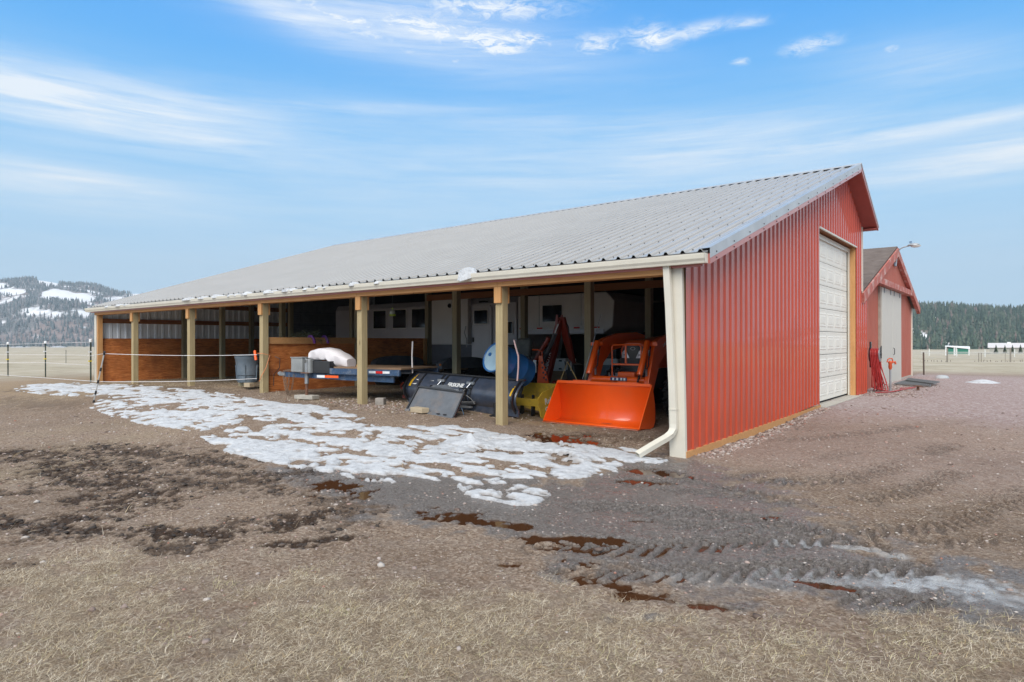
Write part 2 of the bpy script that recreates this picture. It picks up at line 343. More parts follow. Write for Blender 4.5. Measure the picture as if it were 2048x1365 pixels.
def masks(x, y):
    d = np.hypot(x-CAM[0], y-CAM[1]); near = d < 45
    n1 = fbm(x, y, 1.3, 4, 1); n2 = fbm(x, y, 6, 4, 2); n3 = fbm(x, y, 22, 3, 3)
    mud = np.zeros(x.shape); puds = np.full(x.shape, 9.0); wet = np.zeros(x.shape); ice = np.zeros(x.shape); trk = np.zeros(x.shape); trm = np.zeros(x.shape)
    X = x[near]; Y = y[near]
    wob = (n2[near]-.5)
    m = np.zeros(X.shape)
    for L, w, a in MUD:
        dd, _, _ = seg_dist(X, Y, L); m = np.maximum(m, 1.0*a*(1-sstep(.15, 1.1, dd/w+wob*2.6+(n3[near]-.5)*3.0)))
    mud[near] = m
    s = poly_sdf(X, Y, WETP); wet[near] = sstep(-.12, .3, s+wob*1.1+(n1[near]-.5)*.8+(n3[near]-.5)*.25)
    for L, w, a in ICE:
        dd, _, _ = seg_dist(X, Y, L); ice[near] = np.maximum(ice[near], a*(1-sstep(-.1, 1.3, dd/w+wob*2.2+(n3[near]-.5)*2.6)))
    p = np.full(X.shape, 9.0)
    for L, w in PUD:
        dd, _, _ = seg_dist(X, Y, L); p = np.minimum(p, dd/w+wob*2.2+(n3[near]-.5)*2.4)
    puds[near] = p
    t = np.zeros(X.shape); tm = np.zeros(X.shape)
    for L, w, per, a in TRK:
        dd, sg, ss = seg_dist(X, Y, L); k = a*(1-sstep(.5, 1.15, dd/w+wob*1.2+(n3[near]-.5)*.8))*(1 if a == 1 and w in (.2,) and per in (.16, .15) else sstep(.32, .55, n1[near]+.12*wob+.05)); ph = (ss+dd*.9+wob*.05)/(per*.86)+(sg > 0)*.5
        f = np.abs((ph % 1)-.5)*2; bar = sstep(.46, .66, f)
        t = np.where(k > tm, bar, t); tm = np.maximum(tm, k)
    trk[near] = t; trm[near] = tm
    # dry grass: foreground strip, some patches, far pasture
    gsd = poly_sdf(x, y, GRP)
    pat = np.zeros(x.shape)
    for (u, v, rx, ry, a) in [(60, 945, 100, 22, .9), (250, 880, 80, 14, .7), (60, 1150, 160, 30, .8), (700, 800, 60, 8, .4), (100, 865, 160, 8, .5), (330, 840, 60, 7, .4), (60, 800, 100, 10, .5), (1350, 905, 60, 14, .0)]:
        c0 = G(u, v); c1 = G(u+rx, v); c2 = G(u, v-ry); ra = np.hypot(*(c1-c0)[:2]); rb = np.hypot(*(c2-c0)[:2])
        e1 = (c1-c0)[:2]/ra; e2 = (c2-c0)[:2]/rb
        qx = x-c0[0]; qy = y-c0[1]; pat = np.maximum(pat, a*np.exp(-((qx*e1[0]+qy*e1[1])/ra)**2-((qx*e2[0]+qy*e2[1])/rb)**2))
    gr = np.clip(sstep(-.45, .55, gsd+(n1-.5)*1.9+(n2-.5)*1.2)*sstep(.28, .62, n2*.55+n1*.45+.02), 0, 1); gr = np.maximum(gr, pat*sstep(.3, .6, n2+.1))
    right = ((x-CAM[0])*_R[0]+(y-CAM[1])*_R[1]) > 0
    field = np.where(right, sstep(24, 29, y+(n1-.5)*3), sstep(-34, -24, -(-x)+0*x) if False else sstep(22.5, 30, -x+(n1-.5)*5))
    field = np.maximum(field, sstep(40, 55, d))
    pink = sstep(3.0, 8.0, y+(n1-.5)*2.5)*(x > -.2)*(1-sstep(22, 26, y+(n1-.5)*2))
    pink = np.maximum(pink, .25*(x > -.2)*sstep(-1, 1, y))
    straw = sstep(-.3, .7, y)*(x < -2)*sstep(.35, .6, n1)*.9*(1-field)
    straw = np.maximum(straw, sstep(0, 1.0, 1-np.hypot((x+16)/7, (y+.2)/1.3))*.9)
    straw = np.maximum(straw, .85*(1-sstep(-17, -11, x))*sstep(-4.5, -2.2, y+(n1-.5)*2)*sstep(.3, .6, n2+.1)*(1-field))
    return dict(n1=n1, n2=n2, n3=n3, mud=mud, wet=wet, ice=ice, pud=puds, trk=trk, trm=trm, grass=gr, field=field, pink=pink, straw=straw, d=d)
GRP = [tuple(q) for q in gp([(-500, 1150), (0, 1140), (200, 1165), (400, 1195), (700, 1205), (900, 1215), (1200, 1230), (1400, 1240), (1600, 1245), (1900, 1255), (2300, 1270)])]
GRP = GRP+[(9.0, -6.0), (9, -14), (-6, -14), (-8, -8)]
def relief(x, y, M):
    """fine relief on top of H"""
    n2, n3 = M['n2'], M['n3']; d = M['d']
    fine = fbm(x, y, 60, 3, 9)
    r = (M['n1']-.5)*.03+(n2-.5)*.022+(n3-.5)*.012*(1+M['mud'])+(fine-.5)*.007
    clod = np.abs(fbm(x, y, 14, 4, 5)-.5)*2
    r = r+M['mud']*(clod*.038-.018)
    r = r-M['trm']*(1-M['trk'])*.020*(.5+M['n2'])+M['trm']*M['trk']*.006
    r = r*(1-.45*M['wet']*(1-M['trm']))-M['wet']*.004-M['wet']*M['trm']*(1-M['trk'])*.012
    r = r-.030*(1-sstep(.2, 1.5, M['pud']))
    r = r+M['grass']*(n3-.4)*.02
    return r*(1-sstep(18, 50, d))
na = 620; nr = 640
a0 = math.radians(-50); a1 = math.radians(50)
angs = np.concatenate([np.linspace(-math.pi, a0, 60)[:-1], np.linspace(a0, a1, na), np.linspace(a1, math.pi, 60)[1:]])
rads = np.concatenate([[0.05, .5, 1.0, 1.6], 2.1*(70/2.1)**(np.linspace(0, 1, nr)), 70*(2500/70)**(np.linspace(0, 1, 70)[1:])])
A, RR = np.meshgrid(angs, rads)
gx = CAM[0]+RR*(_F[0]*np.cos(A)+_R[0]*np.sin(A)); gy = CAM[1]+RR*(_F[1]*np.cos(A)+_R[1]*np.sin(A))
Mk = masks(gx, gy)
gz = H(gx, gy)+relief(gx, gy, Mk)
def grid_mesh(name, X, Y, Z, m, attrs=None, keep=None, smooth=True):
    nr_, nc = X.shape; co = np.stack([X, Y, Z], -1).reshape(-1, 3).astype(np.float32)
    i = np.arange(nr_*nc).reshape(nr_, nc); q = np.stack([i[:-1, :-1], i[:-1, 1:], i[1:, 1:], i[1:, :-1]], -1).reshape(-1, 4)
    if keep is not None:
        k = keep.reshape(-1); q = q[k[q].any(1)]; used = np.zeros(len(co), bool); used[q.reshape(-1)] = True
        mp = np.cumsum(used)-1; co = co[used]; q = mp[q]; attrs = {a: v.reshape(-1)[used] for a, v in (attrs or {}).items()}
    me = bpy.data.meshes.new(name); me.vertices.add(len(co)); me.vertices.foreach_set('co', co.reshape(-1))
    me.loops.add(q.size); me.loops.foreach_set('vertex_index', q.reshape(-1).astype(np.int32)); me.polygons.add(len(q)); me.polygons.foreach_set('loop_start', np.arange(0, q.size, 4, dtype=np.int32)); me.polygons.foreach_set('loop_total', np.full(len(q), 4, np.int32))
    if smooth: me.polygons.foreach_set('use_smooth', np.ones(len(q), bool))
    me.update(calc_edges=True); me.validate()
    for a, v in (attrs or {}).items():
        at_ = me.attributes.new(a, 'FLOAT', 'POINT'); at_.data.foreach_set('value', np.asarray(v, np.float32).reshape(-1))
    o = bpy.data.objects.new(name, me); COL.objects.link(o); me.materials.append(m); return o
gm = new_mat('ground_earth'); t = NT(gm)
P = t.pos()
nf = t.noise(3.5, 6, .65); nb = t.noise(42, 8, .82); nvf = t.noise(160, 3, .6); lf = t.noise(.35, 4, .6)
vor = t.vor(55, out='Color'); vd = t.vor(55); vor2 = t.vor(24, out='Color')
sepc = t.n.new('ShaderNodeSeparateColor'); t.l.new(vor, sepc.inputs[0]); sep2 = t.n.new('ShaderNodeSeparateColor'); t.l.new(vor2, sep2.inputs[0])
gravel = t.ramp(nb, [(.25, (.050, .032, .020)), (.42, (.17, .116, .080)), (.56, (.33, .240, .175)), (.74, (.64, .52, .41))])
peb = t.ramp(sepc.outputs[0], [(0, (.09, .055, .035)), (.35, (.24, .165, .115)), (.65, (.34, .255, .195)), (1, (.66, .56, .46))])
gravel = t.mix(.42, gravel, peb); gravel = t.mix(t.ramp(lf, [(.40, .0), (.60, .6)]), gravel, t.mix(.5, gravel, (.085, .052, .032))); gravel = t.mix(t.ramp(nf, [(.45, .0), (.75, .5)]), gravel, (.30, .25, .21))
pinkc = t.mix(.6, t.ramp(nb, [(.25, (.17, .115, .105)), (.5, (.34, .26, .245)), (.8, (.56, .48, .46))]), t.ramp(sep2.outputs[0], [(0, (.24, .165, .15)), (.6, (.38, .30, .29)), (1, (.55, .5, .48))]))
mudc = t.ramp(nb, [(.3, (.024, .014, .009)), (.6, (.072, .045, .030)), (.85, (.18, .125, .085))])
wetc = t.ramp(nb, [(.28, (.028, .022, .018)), (.45, (.10, .085, .076)), (.57, (.20, .18, .168)), (.74, (.52, .49, .47))])
grassc = t.ramp(t.noise(90, 5, .7, (1, 1, 1)), [(.3, (.09, .062, .040)), (.5, (.27, .205, .135)), (.7, (.60, .50, .37))])
fieldc = t.ramp(t.noise(.55, 8, .72), [(.25, (.27, .215, .15)), (.5, (.44, .385, .30)), (.75, (.56, .51, .42))])
fieldc = t.mix(t.ramp(t.noise(.045, 5, .6, (1, 2.4, 1)), [(.4, 0.0), (.65, .45)]), fieldc, (.27, .24, .155))
strawc = t.ramp(nb, [(.25, (.15, .105, .06)), (.55, (.33, .24, .15)), (.85, (.56, .43, .29))])
c = t.mix(t.attr('pink'), gravel, pinkc); c = t.mix(t.attr('straw'), c, strawc); c = t.mix(t.attr('field'), c, fieldc)
c = t.mix(t.math('MULTIPLY', t.attr('grass'), .68), c, grassc); c = t.mix(t.math('MULTIPLY', t.attr('wet'), .9), c, wetc)
c = t.mix(t.attr('mud'), c, mudc); c = t.mix(t.attr('trd'), c, t.mix(.5, mudc, wetc)); c = t.mix(t.math('MULTIPLY', t.attr('ice'), t.ramp(t.noise(14, 6, .75), [(.3, .55), (.6, 1.0)])), c, (.52, .54, .56))
c = t.mix(t.attr('pudd'), c, (.045, .022, .011))
wetf = t.math('MULTIPLY', t.attr('wet'), t.ramp(nf, [(.25, .6), (.6, 1.0)]))
rgh = t.math('SUBTRACT', .92, t.math('MULTIPLY', wetf, t.ramp(t.noise(5, 5, .7, (1, 1.6, 1)), [(.35, .48), (.6, .80)]))); rgh = t.math('SUBTRACT', rgh, t.math('MULTIPLY', t.attr('ice'), .16))
t.fin(col=c, rough=rgh, spec=t.math('ADD', .22, t.math('MULTIPLY', wetf, .5)))
b1 = t.bump(vd, .7, .010); b2 = t.bump(nb, 1.0, .018, b1); t.bump(nvf, .5, .005, b2)
trd = Mk['trm']*(1-Mk['trk'])*(.7+.25*Mk['wet'])
ground = struct(grid_mesh('ground', gx, gy, gz, gm, dict(mud=Mk['mud'], wet=Mk['wet'], ice=Mk['ice'], grass=Mk['grass'], field=Mk['field'], pink=Mk['pink'], straw=Mk['straw'], trd=trd, pudd=.8*(1-sstep(.4, 1.3, Mk['pud'])))))
ground['label'] = 'brown gravel and mud yard with dry grass in front of the red pole barn'
# ---- puddle water: a level skin, the uneven ground breaks through it
wm = new_mat('puddle_water'); t = NT(wm); t.fin(col=(.060, .026, .012), rough=.05, spec=.42, ior=1.33); t.bump(t.noise(30, 2, .5), .02, .001)
def local_grid(poly, step, marg=.3):
    xs = [p[0] for p in poly]; ys = [p[1] for p in poly]
    return np.meshgrid(np.arange(min(xs)-marg, max(xs)+marg, step), np.arange(min(ys)-marg, max(ys)+marg, step))
for i, (L, w) in enumerate(PUD):
    X, Y = local_grid(L, .025, w*2.2)
    dd, _, _ = seg_dist(X, Y, L); k = dd/w < 2.0
    cxm = np.mean([p[0] for p in L]); cym = np.mean([p[1] for p in L])
    Z = H(X, Y)-.0195
    o = struct(grid_mesh('puddle', X, Y, Z, wm, keep=k)); o['label'] = 'shallow brown meltwater puddle in the gravel'
for L, w in [(gp([(1105, 1092), (1250, 1094), (1430, 1087)]), .19), (gp([(1125, 1142), (1300, 1145)]), .17)]:
    X, Y = local_grid(L, .03, w*1.3); dd, _, _ = seg_dist(X, Y, L)
    o = struct(grid_mesh('puddle', X, Y, H(X, Y)-.0265+.006*sstep(.6, 1.1, dd/w)*-1, wm, keep=dd/w < 1.15)); o['label'] = 'shallow brown water standing in the tyre tread marks'
# ---- snow on the ground
sm = new_mat('snow'); t = NT(sm)
sc_ = t.mix(t.math('MULTIPLY', t.attr('thin'), .62), t.ramp(t.noise(7, 8, .75), [(.3, (.34, .34, .355)), (.5, (.56, .575, .60)), (.7, (.68, .69, .71))]), (.27, .225, .19)); t.fin(col=sc_, rough=.6, sss=.0, spec=.3); t.bump(t.noise(20, 7, .75), .9, .03)
SP1 = gp([(185, 806), (240, 795), (330, 789), (390, 784), (430, 790), (520, 806), (620, 816), (700, 836), (770, 852), (860, 861), (900, 856), (1000, 876), (1090, 884), (1200, 897), (1310, 912), (1300, 920), (1225, 918), (1215, 938), (1130, 950), (1000, 948), (860, 925), (760, 915), (690, 905), (560, 880), (430, 862), (330, 848), (250, 832)])
SP2 = [gp([(690, 925), (800, 935), (880, 955), (800, 958), (720, 945)]), gp([(880, 935), (950, 928), (1000, 948), (950, 958), (890, 950)]), gp([(955, 972), (1000, 975), (1060, 990), (1040, 1000), (970, 985)]), gp([(430, 872), (560, 885), (690, 915), (640, 920), (540, 900), (450, 882)]),
       gp([(590, 900), (680, 915), (700, 935), (640, 930)]), gp([(560, 890), (700, 905), (800, 930), (700, 925)]), gp([(20, 774), (130, 767), (260, 772), (330, 782), (250, 792), (150, 790), (60, 783)]), gp([(195, 776), (300, 776), (380, 784), (300, 790)]), gp([(480, 898), (560, 912), (690, 938), (600, 925)]), gp([(760, 905), (900, 935), (830, 930)])]
allp = [SP1]+SP2
for idx, poly in enumerate(allp):
    step = .03 if idx == 0 else .022
    if idx in (7, 8): step = .05
    X, Y = local_grid(poly, step, .25)
    s = poly_sdf(X, Y, poly)
    dcam = np.hypot(X-CAM[0], Y-CAM[1])
    # streaky melt pattern: long in x, short in y
    st = fbm(X*.5+Y*.3, Y*2.5, 1.7, 6, 41, .62); st2 = fbm(X*1.1, Y*1.5, 4.5, 3, 77, .6)
    lim = .425+.05*sstep(-.8, -2.8, Y)*(1 if idx == 0 else 0) if idx not in (7, 8) else .51
    ft = fbm(X+3, Y*1.25, 2.6, 2, 123); th = np.minimum(s*.11, .028)+(st-lim)*.36+(st2-.5)*.34-.07*sstep(.60, .68, ft)
    th = np.where(s < -.2, -1, th)
    rg = relief(X, Y, masks(X, Y)) if idx == 0 else (fbm(X, Y, 6, 3, 2)-.5)*.02
    lump = fbm(X, Y, 3.3, 3, 91)
    Z = H(X, Y)+rg*.6+np.clip(th, -.05, .024)*(.5+.7*lump)
    if idx == 0:
        pk = G(940, 888); Z += .17*np.exp(-np.hypot(X-pk[0], Y-pk[1])/.07)*(s > .0); pk = G(1130, 915); Z += .05*np.exp(-(np.hypot(X-pk[0], Y-pk[1])/.3)**2)
    o = struct(grid_mesh('snow', X, Y, Z, sm, dict(thin=1-sstep(-.005, .022, th+(fbm(X, Y, 14, 3, 66)-.5)*.02)), keep=th > -.012)); o['label'] = 'thin melting snow patch lying on the gravel in front of the pole barn'
# right hand snow bits on the far edge of the gravel
def mound(u, v, rx, ry, h, m, name='snow'):
    c0 = G(u, v); X, Y = np.meshgrid(np.linspace(-1.2, 1.2, 50), np.linspace(-1.2, 1.2, 40)); r2 = np.hypot(X, Y)
    xx = c0[0]+X*rx*_R[0]+Y*ry*_F[0]; yy = c0[1]+X*rx*_R[1]+Y*ry*_F[1]
    Z = H(xx, yy)+h*(1-r2**1.6+(fbm(xx, yy, 1.5, 3, 8)-.5)*.9)-.01
    return grid_mesh(name, xx, yy, Z, m, keep=(r2 < 1.15))
o = struct(mound(1968, 766, .55, .45, .11, sm)); o['label'] = 'low white snow drift at the far edge of the pink gravel'
# ------------------------------------------------------------------ building materials
def metal_panel(name, col, metal, rough, var=.06, coat=0, crough=.1, spec=.5):
    m = new_mat(name); t = NT(m); n = t.noise(1.3, 5, .6); n2 = t.noise(24, 4, .7, (1, 1, .15))
    c = t.ramp(n, [(.3, tuple(x*(1-var) for x in col)), (.7, tuple(min(1, x*(1+var)) for x in col))]); c = t.mix(t.math('MULTIPLY', n2, .14 if name != 'galvanised_roof' else .0), c, tuple(x*.6 for x in col))
    t.fin(col=c, rough=(rough if name == 'galvanised_roof' else t.math('ADD', t.math('MULTIPLY', n2, .14), rough-.07)), metal=metal, coat=coat, crough=crough, spec=spec); (t.bump(t.noise(2.6, 3, .5), .05, .02) if name != 'galvanised_roof' else None); MATS[name] = m; return m
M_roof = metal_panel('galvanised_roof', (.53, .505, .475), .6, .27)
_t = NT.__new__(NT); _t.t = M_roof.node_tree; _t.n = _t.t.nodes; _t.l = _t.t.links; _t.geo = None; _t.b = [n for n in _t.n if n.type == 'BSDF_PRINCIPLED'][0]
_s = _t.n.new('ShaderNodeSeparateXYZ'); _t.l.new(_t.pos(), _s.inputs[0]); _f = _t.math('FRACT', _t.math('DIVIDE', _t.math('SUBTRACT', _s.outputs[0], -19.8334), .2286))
_g = _t.ramp(_f, [(0, .0), (.52, .0), (.66, 1.0), (.80, .35), (.83, .0), (.9, .0), (.96, .75), (1, .2)]); _src = _t.b.inputs['Base Color'].links[0].from_socket  # dark stripes at the rib feet: rib shade put into the roof colour
_rib_shade = _t.mix(_t.math('MULTIPLY', _g, .62), _src, (.17, .165, .165)); _t.l.new(_rib_shade, _t.b.inputs['Base Color']); _t.l.new(_t.math('ADD', .26, _t.math('MULTIPLY', _g, .3)), _t.b.inputs['Roughness'])
M_rake = metal_panel('galvanised_trim', (.50, .505, .51), .6, .30, .16)
M_red = metal_panel('red_painted_metal', (.50, .066, .027), 0, .5, .08, .85, .06, .25)
M_redtrim = metal_panel('red_trim', (.44, .13, .11), 0, .35, .05, .6, .15)
M_soffit = simple('red_soffit', (.34, .075, .06), .55, var=.08)
M_cream = simple('cream_trim', (.66, .62, .53), .38, var=.05, dirt=(.42, .37, .3), dirt_amt=.25, coat=.3)
M_door = simple('white_door_paint', (.80, .77, .69), .42, var=.04, dirt=(.6, .56, .48), dirt_amt=.2)
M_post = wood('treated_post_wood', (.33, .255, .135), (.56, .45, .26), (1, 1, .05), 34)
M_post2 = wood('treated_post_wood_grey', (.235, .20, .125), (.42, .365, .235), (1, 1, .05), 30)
M_fir = wood('fir_lumber', (.50, .235, .085), (.72, .40, .175), (.06, 1, 1), 26)
M_firv = wood('fir_lumber_upright', (.52, .25, .09), (.74, .42, .185), (1, 1, .06), 26)
M_girt = wood('brown_girt_wood', (.23, .085, .032), (.36, .15, .06), (.08, .08, 1), 22)
m = new_mat('plywood'); t = NT(m); n = t.noise(7, 7, .7, (.35, .35, 2.6), dist=1.6); n2 = t.noise(1.5, 4, .6)
c = t.ramp(n, [(.28, (.22, .052, .012)), (.45, (.52, .16, .042)), (.62, (.72, .27, .08)), (.8, (.80, .38, .13))]); c = t.mix(t.ramp(n2, [(.45, 0.0), (.75, .7)]), c, (.20, .06, .02))
k = t.vor(1.9); c = t.mix(t.ramp(k, [(.02, .9), (.05, 0.0)]), c, (.05, .02, .01)); t.fin(col=c, rough=.62, spec=.35); t.bump(n, .2, .003); M_ply = m
M_inner = metal_panel('unpainted_inner_panel', (.82, .87, .93), .0, .42)
M_dark = simple('black_insulation_and_shade', (.022, .022, .025), .9, var=.2)
M_conc = simple('concrete', (.42, .39, .34), .85, var=.15, scale=12, bump=.3)
M_screw = simple('dark_screw', (.03, .03, .035), .5)
M_black = simple('black_rubber', (.018, .018, .019), .75, var=.3)
L6 = 19.578; BAY = 3.439; X1 = 3.069; PXS = [-X1-i*BAY for i in range(5)]
OV = .3647; OVL = .2554; YE, ZE = -.0869, 2.5836; YR, ZR = 9.1521, 5.5892; YB, ZB = 11.3717, 4.4476; WD = 11.1656
def roofz(y): return ZE+(ZR-ZE)*(y-YE)/(YR-YE) if y <= YR else ZR+(ZB-ZR)*(y-YR)/(YB-YR)
shed = thing('pole_barn', 'long red metal pole barn with open front bays, grey ribbed roof and white overhead door', 'pole barn', (0, 0, 0))
# ---- ribbed panel profile along a line
def prof(L, start=0, per=.2286, h=.02):
    out = []; s = start
    while s < L+per:
        for ds, hh in ((0, 0), (.055, 0), (.077, 1), (.137, 1), (.159, 0)):
            q = s+ds
            if 0 <= q <= L: out.append((q, hh*h))
        s += per
    if out[0][0] > 0: out = [(0, out[0][1])]+out
    if out[-1][0] < L: out.append((L, out[-1][1]))
    return out
def wall_panel(prf, zlo, zhi, fixed, axis, sign, off0=0):
    """strips between zlo(s) and zhi(s); axis 'y' wall at x=fixed (sign = outward x); axis 'x' wall at y=fixed"""
    mb = MB()
    for (s0, h0), (s1, h1) in zip(prf[:-1], prf[1:]):
        def P(s, h, z): return (fixed+sign*h, off0+s, z) if axis == 'y' else (off0+s, fixed+sign*h, z)
        a, b = zlo(off0+s0), zlo(off0+s1); c_, d_ = zhi(off0+s1), zhi(off0+s0)
        mb.add([P(s0, h0, a), P(s1, h1, b), P(s1, h1, c_), P(s0, h0, d_)], [(0, 1, 2, 3)])
    return mb
DY0, DY1, DZ1 = 6.79, 10.46, 3.845
def wbase(y): return hz(.05, y)+.075 if y < 6.7 else .12
mb = MB()
for seg, (a, b, lo, hi) in enumerate([(.03, DY0, wbase, lambda y: roofz(y)-.05), (DY0, DY1, lambda y: DZ1, lambda y: roofz(y)-.05), (DY1, WD, lambda y: .06, lambda y: roofz(y)-.05)]):
    w = wall_panel(prof(b-a, (.12 if seg == 0 else 0)), lo, hi, 0, 'y', 1, a); mb.add(w.v, w.f)
gw = mb.obj('gable_wall', M_red, shed)
gw['label'] = 'red ribbed metal gable wall with the overhead door opening'
# small ribbed return wall behind the corner, towards the old barn
w = wall_panel(prof(.62, .05), lambda y: .03, lambda y: 2.72, 0, 'y', 1, WD-.01); w.obj('wall_extension', M_red, shed)
mb = MB(); mb.beam((.004, .0, hz(0, 0)-.02), (.004, DY0, wbase(6.5)-.12), .036, .20); mb.obj('skirt_board', M_fir, shed)
mb = MB()
for y in np.arange(.25, DY0, .2286):
    for z in (1.0, 2.0, 3.0, 4.0):
        if z < roofz(y)-.15: mb.box(.0, .007, y-.004, y+.004, z-.005, z+.005)
mb.obj('wall_screws', simple('dark_red_screw', (.10, .02, .015), .5), shed)['kind'] = 'stuff'
# rear and far walls
w = wall_panel(prof(L6, 0), lambda x: .0, lambda x: roofz(WD)-.02, WD, 'x', 1, -L6); w.obj('rear_wall', M_red, shed)
mb = MB().box(-L6+.02, -.02, WD-.03, WD-.01, 0, roofz(WD)-.1); mb.obj('rear_shade_sheet', M_dark, shed)  # black sheet paints in the shade on the rear wall's inside
FD0, FD1 = 6.7, 10.3
mb = MB()
for a, b, lo in ((0.05, FD0, .05), (FD0, FD1, 3.7), (FD1, WD, .05)):
    w = wall_panel(prof(b-a, .04, .2286, .02), lambda y, lo=lo: lo, lambda y: roofz(y)-.04, -L6, 'y', 1, a); mb.add(w.v, w.f)
mb.obj('far_wall', M_inner, shed)['label'] = 'bare grey metal inside of the far gable wall'
for z, hh in ((2.155, .14), (2.72, .14), (3.3, .14)):
    ys_ = max(.15, YE+(z+.25-ZE)*(YR-YE)/(ZR-ZE))
    MB().box(-L6+.03, -L6+.075, ys_, FD0, z-hh/2, z+hh/2).obj('girt', M_girt, shed)
MB().box(-L6+.03, -L6+.05, .14, FD0-.1, .05, 1.595).obj('plywood_lining', M_ply, shed)
def overhead_door(name, x, y0, y1, z0, z1, sgn, m, parent, dirty=None):
    """sectional door facing sgn*x"""
    mb = MB(); nsec = 7; ncol = 5; sh = (z1-z0)/nsec; pw = (y1-y0)/ncol
    for i in range(nsec):
        a = z0+i*sh+.006; b = z0+(i+1)*sh-.006
        mb.box(x-.02, x+.02, y0, y1, a, b)
    for i in range(nsec):
        zc = z0+(i+.5)*sh
        for r_ in (-1, 1):                        # long horizontal grooves at the section joints
            mb.box(x+sgn*.02-(.002), x+sgn*.02+.002, y0, y1, zc+r_*sh*.43-.006, zc+r_*sh*.43+.004)
        for j in range(ncol):
            yc = y0+(j+.5)*pw; w = pw*.41; h = sh*.31; d = x+sgn*.02; e = x+sgn*.029; f = x+sgn*.024
            o = [(d, yc-w, zc-h), (d, yc+w, zc-h), (d, yc+w, zc+h), (d, yc-w, zc+h)]
            i1 = [(e, yc-w+.03, zc-h+.03), (e, yc+w-.03, zc-h+.03), (e, yc+w-.03, zc+h-.03), (e, yc-w+.03, zc+h-.03)]
            i2 = [(f, yc-w+.06, zc-h+.055), (f, yc+w-.06, zc-h+.055), (f, yc+w-.06, zc+h-.055), (f, yc-w+.06, zc+h-.055)]
            i3 = [(e+sgn*.001, yc-w+.10, zc-h+.085), (e+sgn*.002, yc+w-.10, zc-h+.085), (e+sgn*.002, yc+w-.10, zc+h-.085), (e+sgn*.002, yc-w+.10, zc+h-.085)]
            mb.add(o+i1+i2+i3, [(k, (k+1) % 4, (k+1) % 4+4, k+4) for k in range(4)]+[(k+4, (k+1) % 4+4, (k+1) % 4+8, k+8) for k in range(4)]+[(k+8, (k+1) % 4+8, (k+1) % 4+12, k+12) for k in range(4)]+[(12, 13, 14, 15)])
    return mb.obj(name, m, parent)
MB().box(-.235, -.222, DY0, DY1, .1, DZ1).obj('door_light_block', M_dark, shed); MB().box(-L6-.06, -L6-.045, FD0-.1, FD1+.1, .0, 3.8).obj('door_light_block', M_dark, shed)  # added dark sheets, block light leaking between the door sections
d1 = overhead_door('overhead_door', -.20, DY0+.0, DY1-.16, .14, DZ1-.1, 1, M_door, shed); d1['label'] = 'white panelled overhead door in the red gable wall'
overhead_door('far_overhead_door', -L6-.02, FD0, FD1, .1, 3.7, 1, simple('shaded_door_paint', (.16, .17, .19), .8, spec=.15), shed)['label'] = 'shaded panelled overhead door inside the far gable'  # shade is put into the far door's grey colour
MB().box(-.26, -.012, DY1, DY1+.045, .08, DZ1).obj('door_jamb', M_firv, shed)
MB().box(-.26, -.012, DY0, DY1-.002, DZ1-.0, DZ1+.045).obj('door_header', M_girt, shed)
MB().box(-.16, -.135, DY1-.17, DY1-.003, .1, DZ1-.04).box(-.16, -.135, DY0, DY1-.172, DZ1-.14, DZ1-.04).obj('door_stop_trim', M_cream, shed)
MB().box(-.01, .022, DY0-.03, DY1+.03, DZ1-.012, DZ1+.02).obj('door_drip_trim', M_cream, shed)
MB().box(-.35, .12, DY0-.05, DY1+.05, -.1, .095).obj('door_sill', M_conc, shed)
MB().box(-.03, .03, WD-.01, WD+.045, 2.72, roofz(WD)-.1).obj('corner_trim', M_cream, shed)
# near corner trim (slightly out of plumb, as in the yard) and far corner
mb = MB()
b0 = [(-.20, -.03), (.014, -.03), (.014, .035), (-.012, .035), (-.012, .0), (-.20, .0)]
def lean(z): return -.035*(z/2.45)
v = [(x+lean(0)*0+.0, y, hz(0, 0)-.03) for x, y in b0]+[(x-.045, y, 2.46) for x, y in b0]; n = 6
mb.add(v, [tuple(range(n)), tuple(range(2*n-1, n-1, -1))]+[(i, i+n, (i+1) % n+n, (i+1) % n) for i in range(n)])
mb.obj('corner_trim', M_cream, shed, bevel=.004)
MB().box(-L6-.04, -L6+.10, -.03, .0, .2, 2.43).box(-L6-.04, -L6-.012, .0, .06, .2, 2.43).obj('corner_trim', M_cream, shed)
MB().box(-L6+.02, -L6+.16, .003, .14, .0, 2.5).obj('corner_post', M_firv, shed)
MB().box(-.16, -.03, .003, .14, -.1, 2.5).obj('corner_post', M_post, shed)
# ---- front posts with header blocks
def post(x, y, z0, z1, m, w=.14):
    b = MB(); n = 10; rows = []
    for i in range(n+1):
        z = z0+(z1-z0)*i/n; rows.append(z)
    b.box(x-w/2, x+w/2, y, y+w, z0, z1); return b.obj('post', m, shed, bevel=.006)
hdr0, hdr1 = 2.33, 2.50
for i, x in enumerate(PXS):
    post(x, .0, hz(x, 0)-.3, hdr1+.05, M_post)
    MB().box(x-.07, x+.07, -.040, -.002, 2.075, hdr0-.002).obj('header_block', M_firv, shed, bevel=.003)
    MB().box(x-.07, x+.07, .142, .18, 2.075, hdr0-.002).obj('header_block', M_firv, shed, bevel=.003)
xs = [-.215]+[x-.02*(i % 2) for i, x in enumerate(PXS)]+[-L6]
for a, b in zip(xs[:-1], xs[1:]):
    MB().box(b+.002, a-.002, -.040, -.002, hdr0, hdr1).obj('header_board', M_fir, shed, bevel=.002)
    MB().box(b+.002, a-.002, .142, .18, hdr0, hdr1).obj('header_board', M_fir, shed)
MB().box(-L6-.2, OV-.1, -.075, -.045, 2.40, 2.545).obj('fascia_board', M_redtrim, shed)
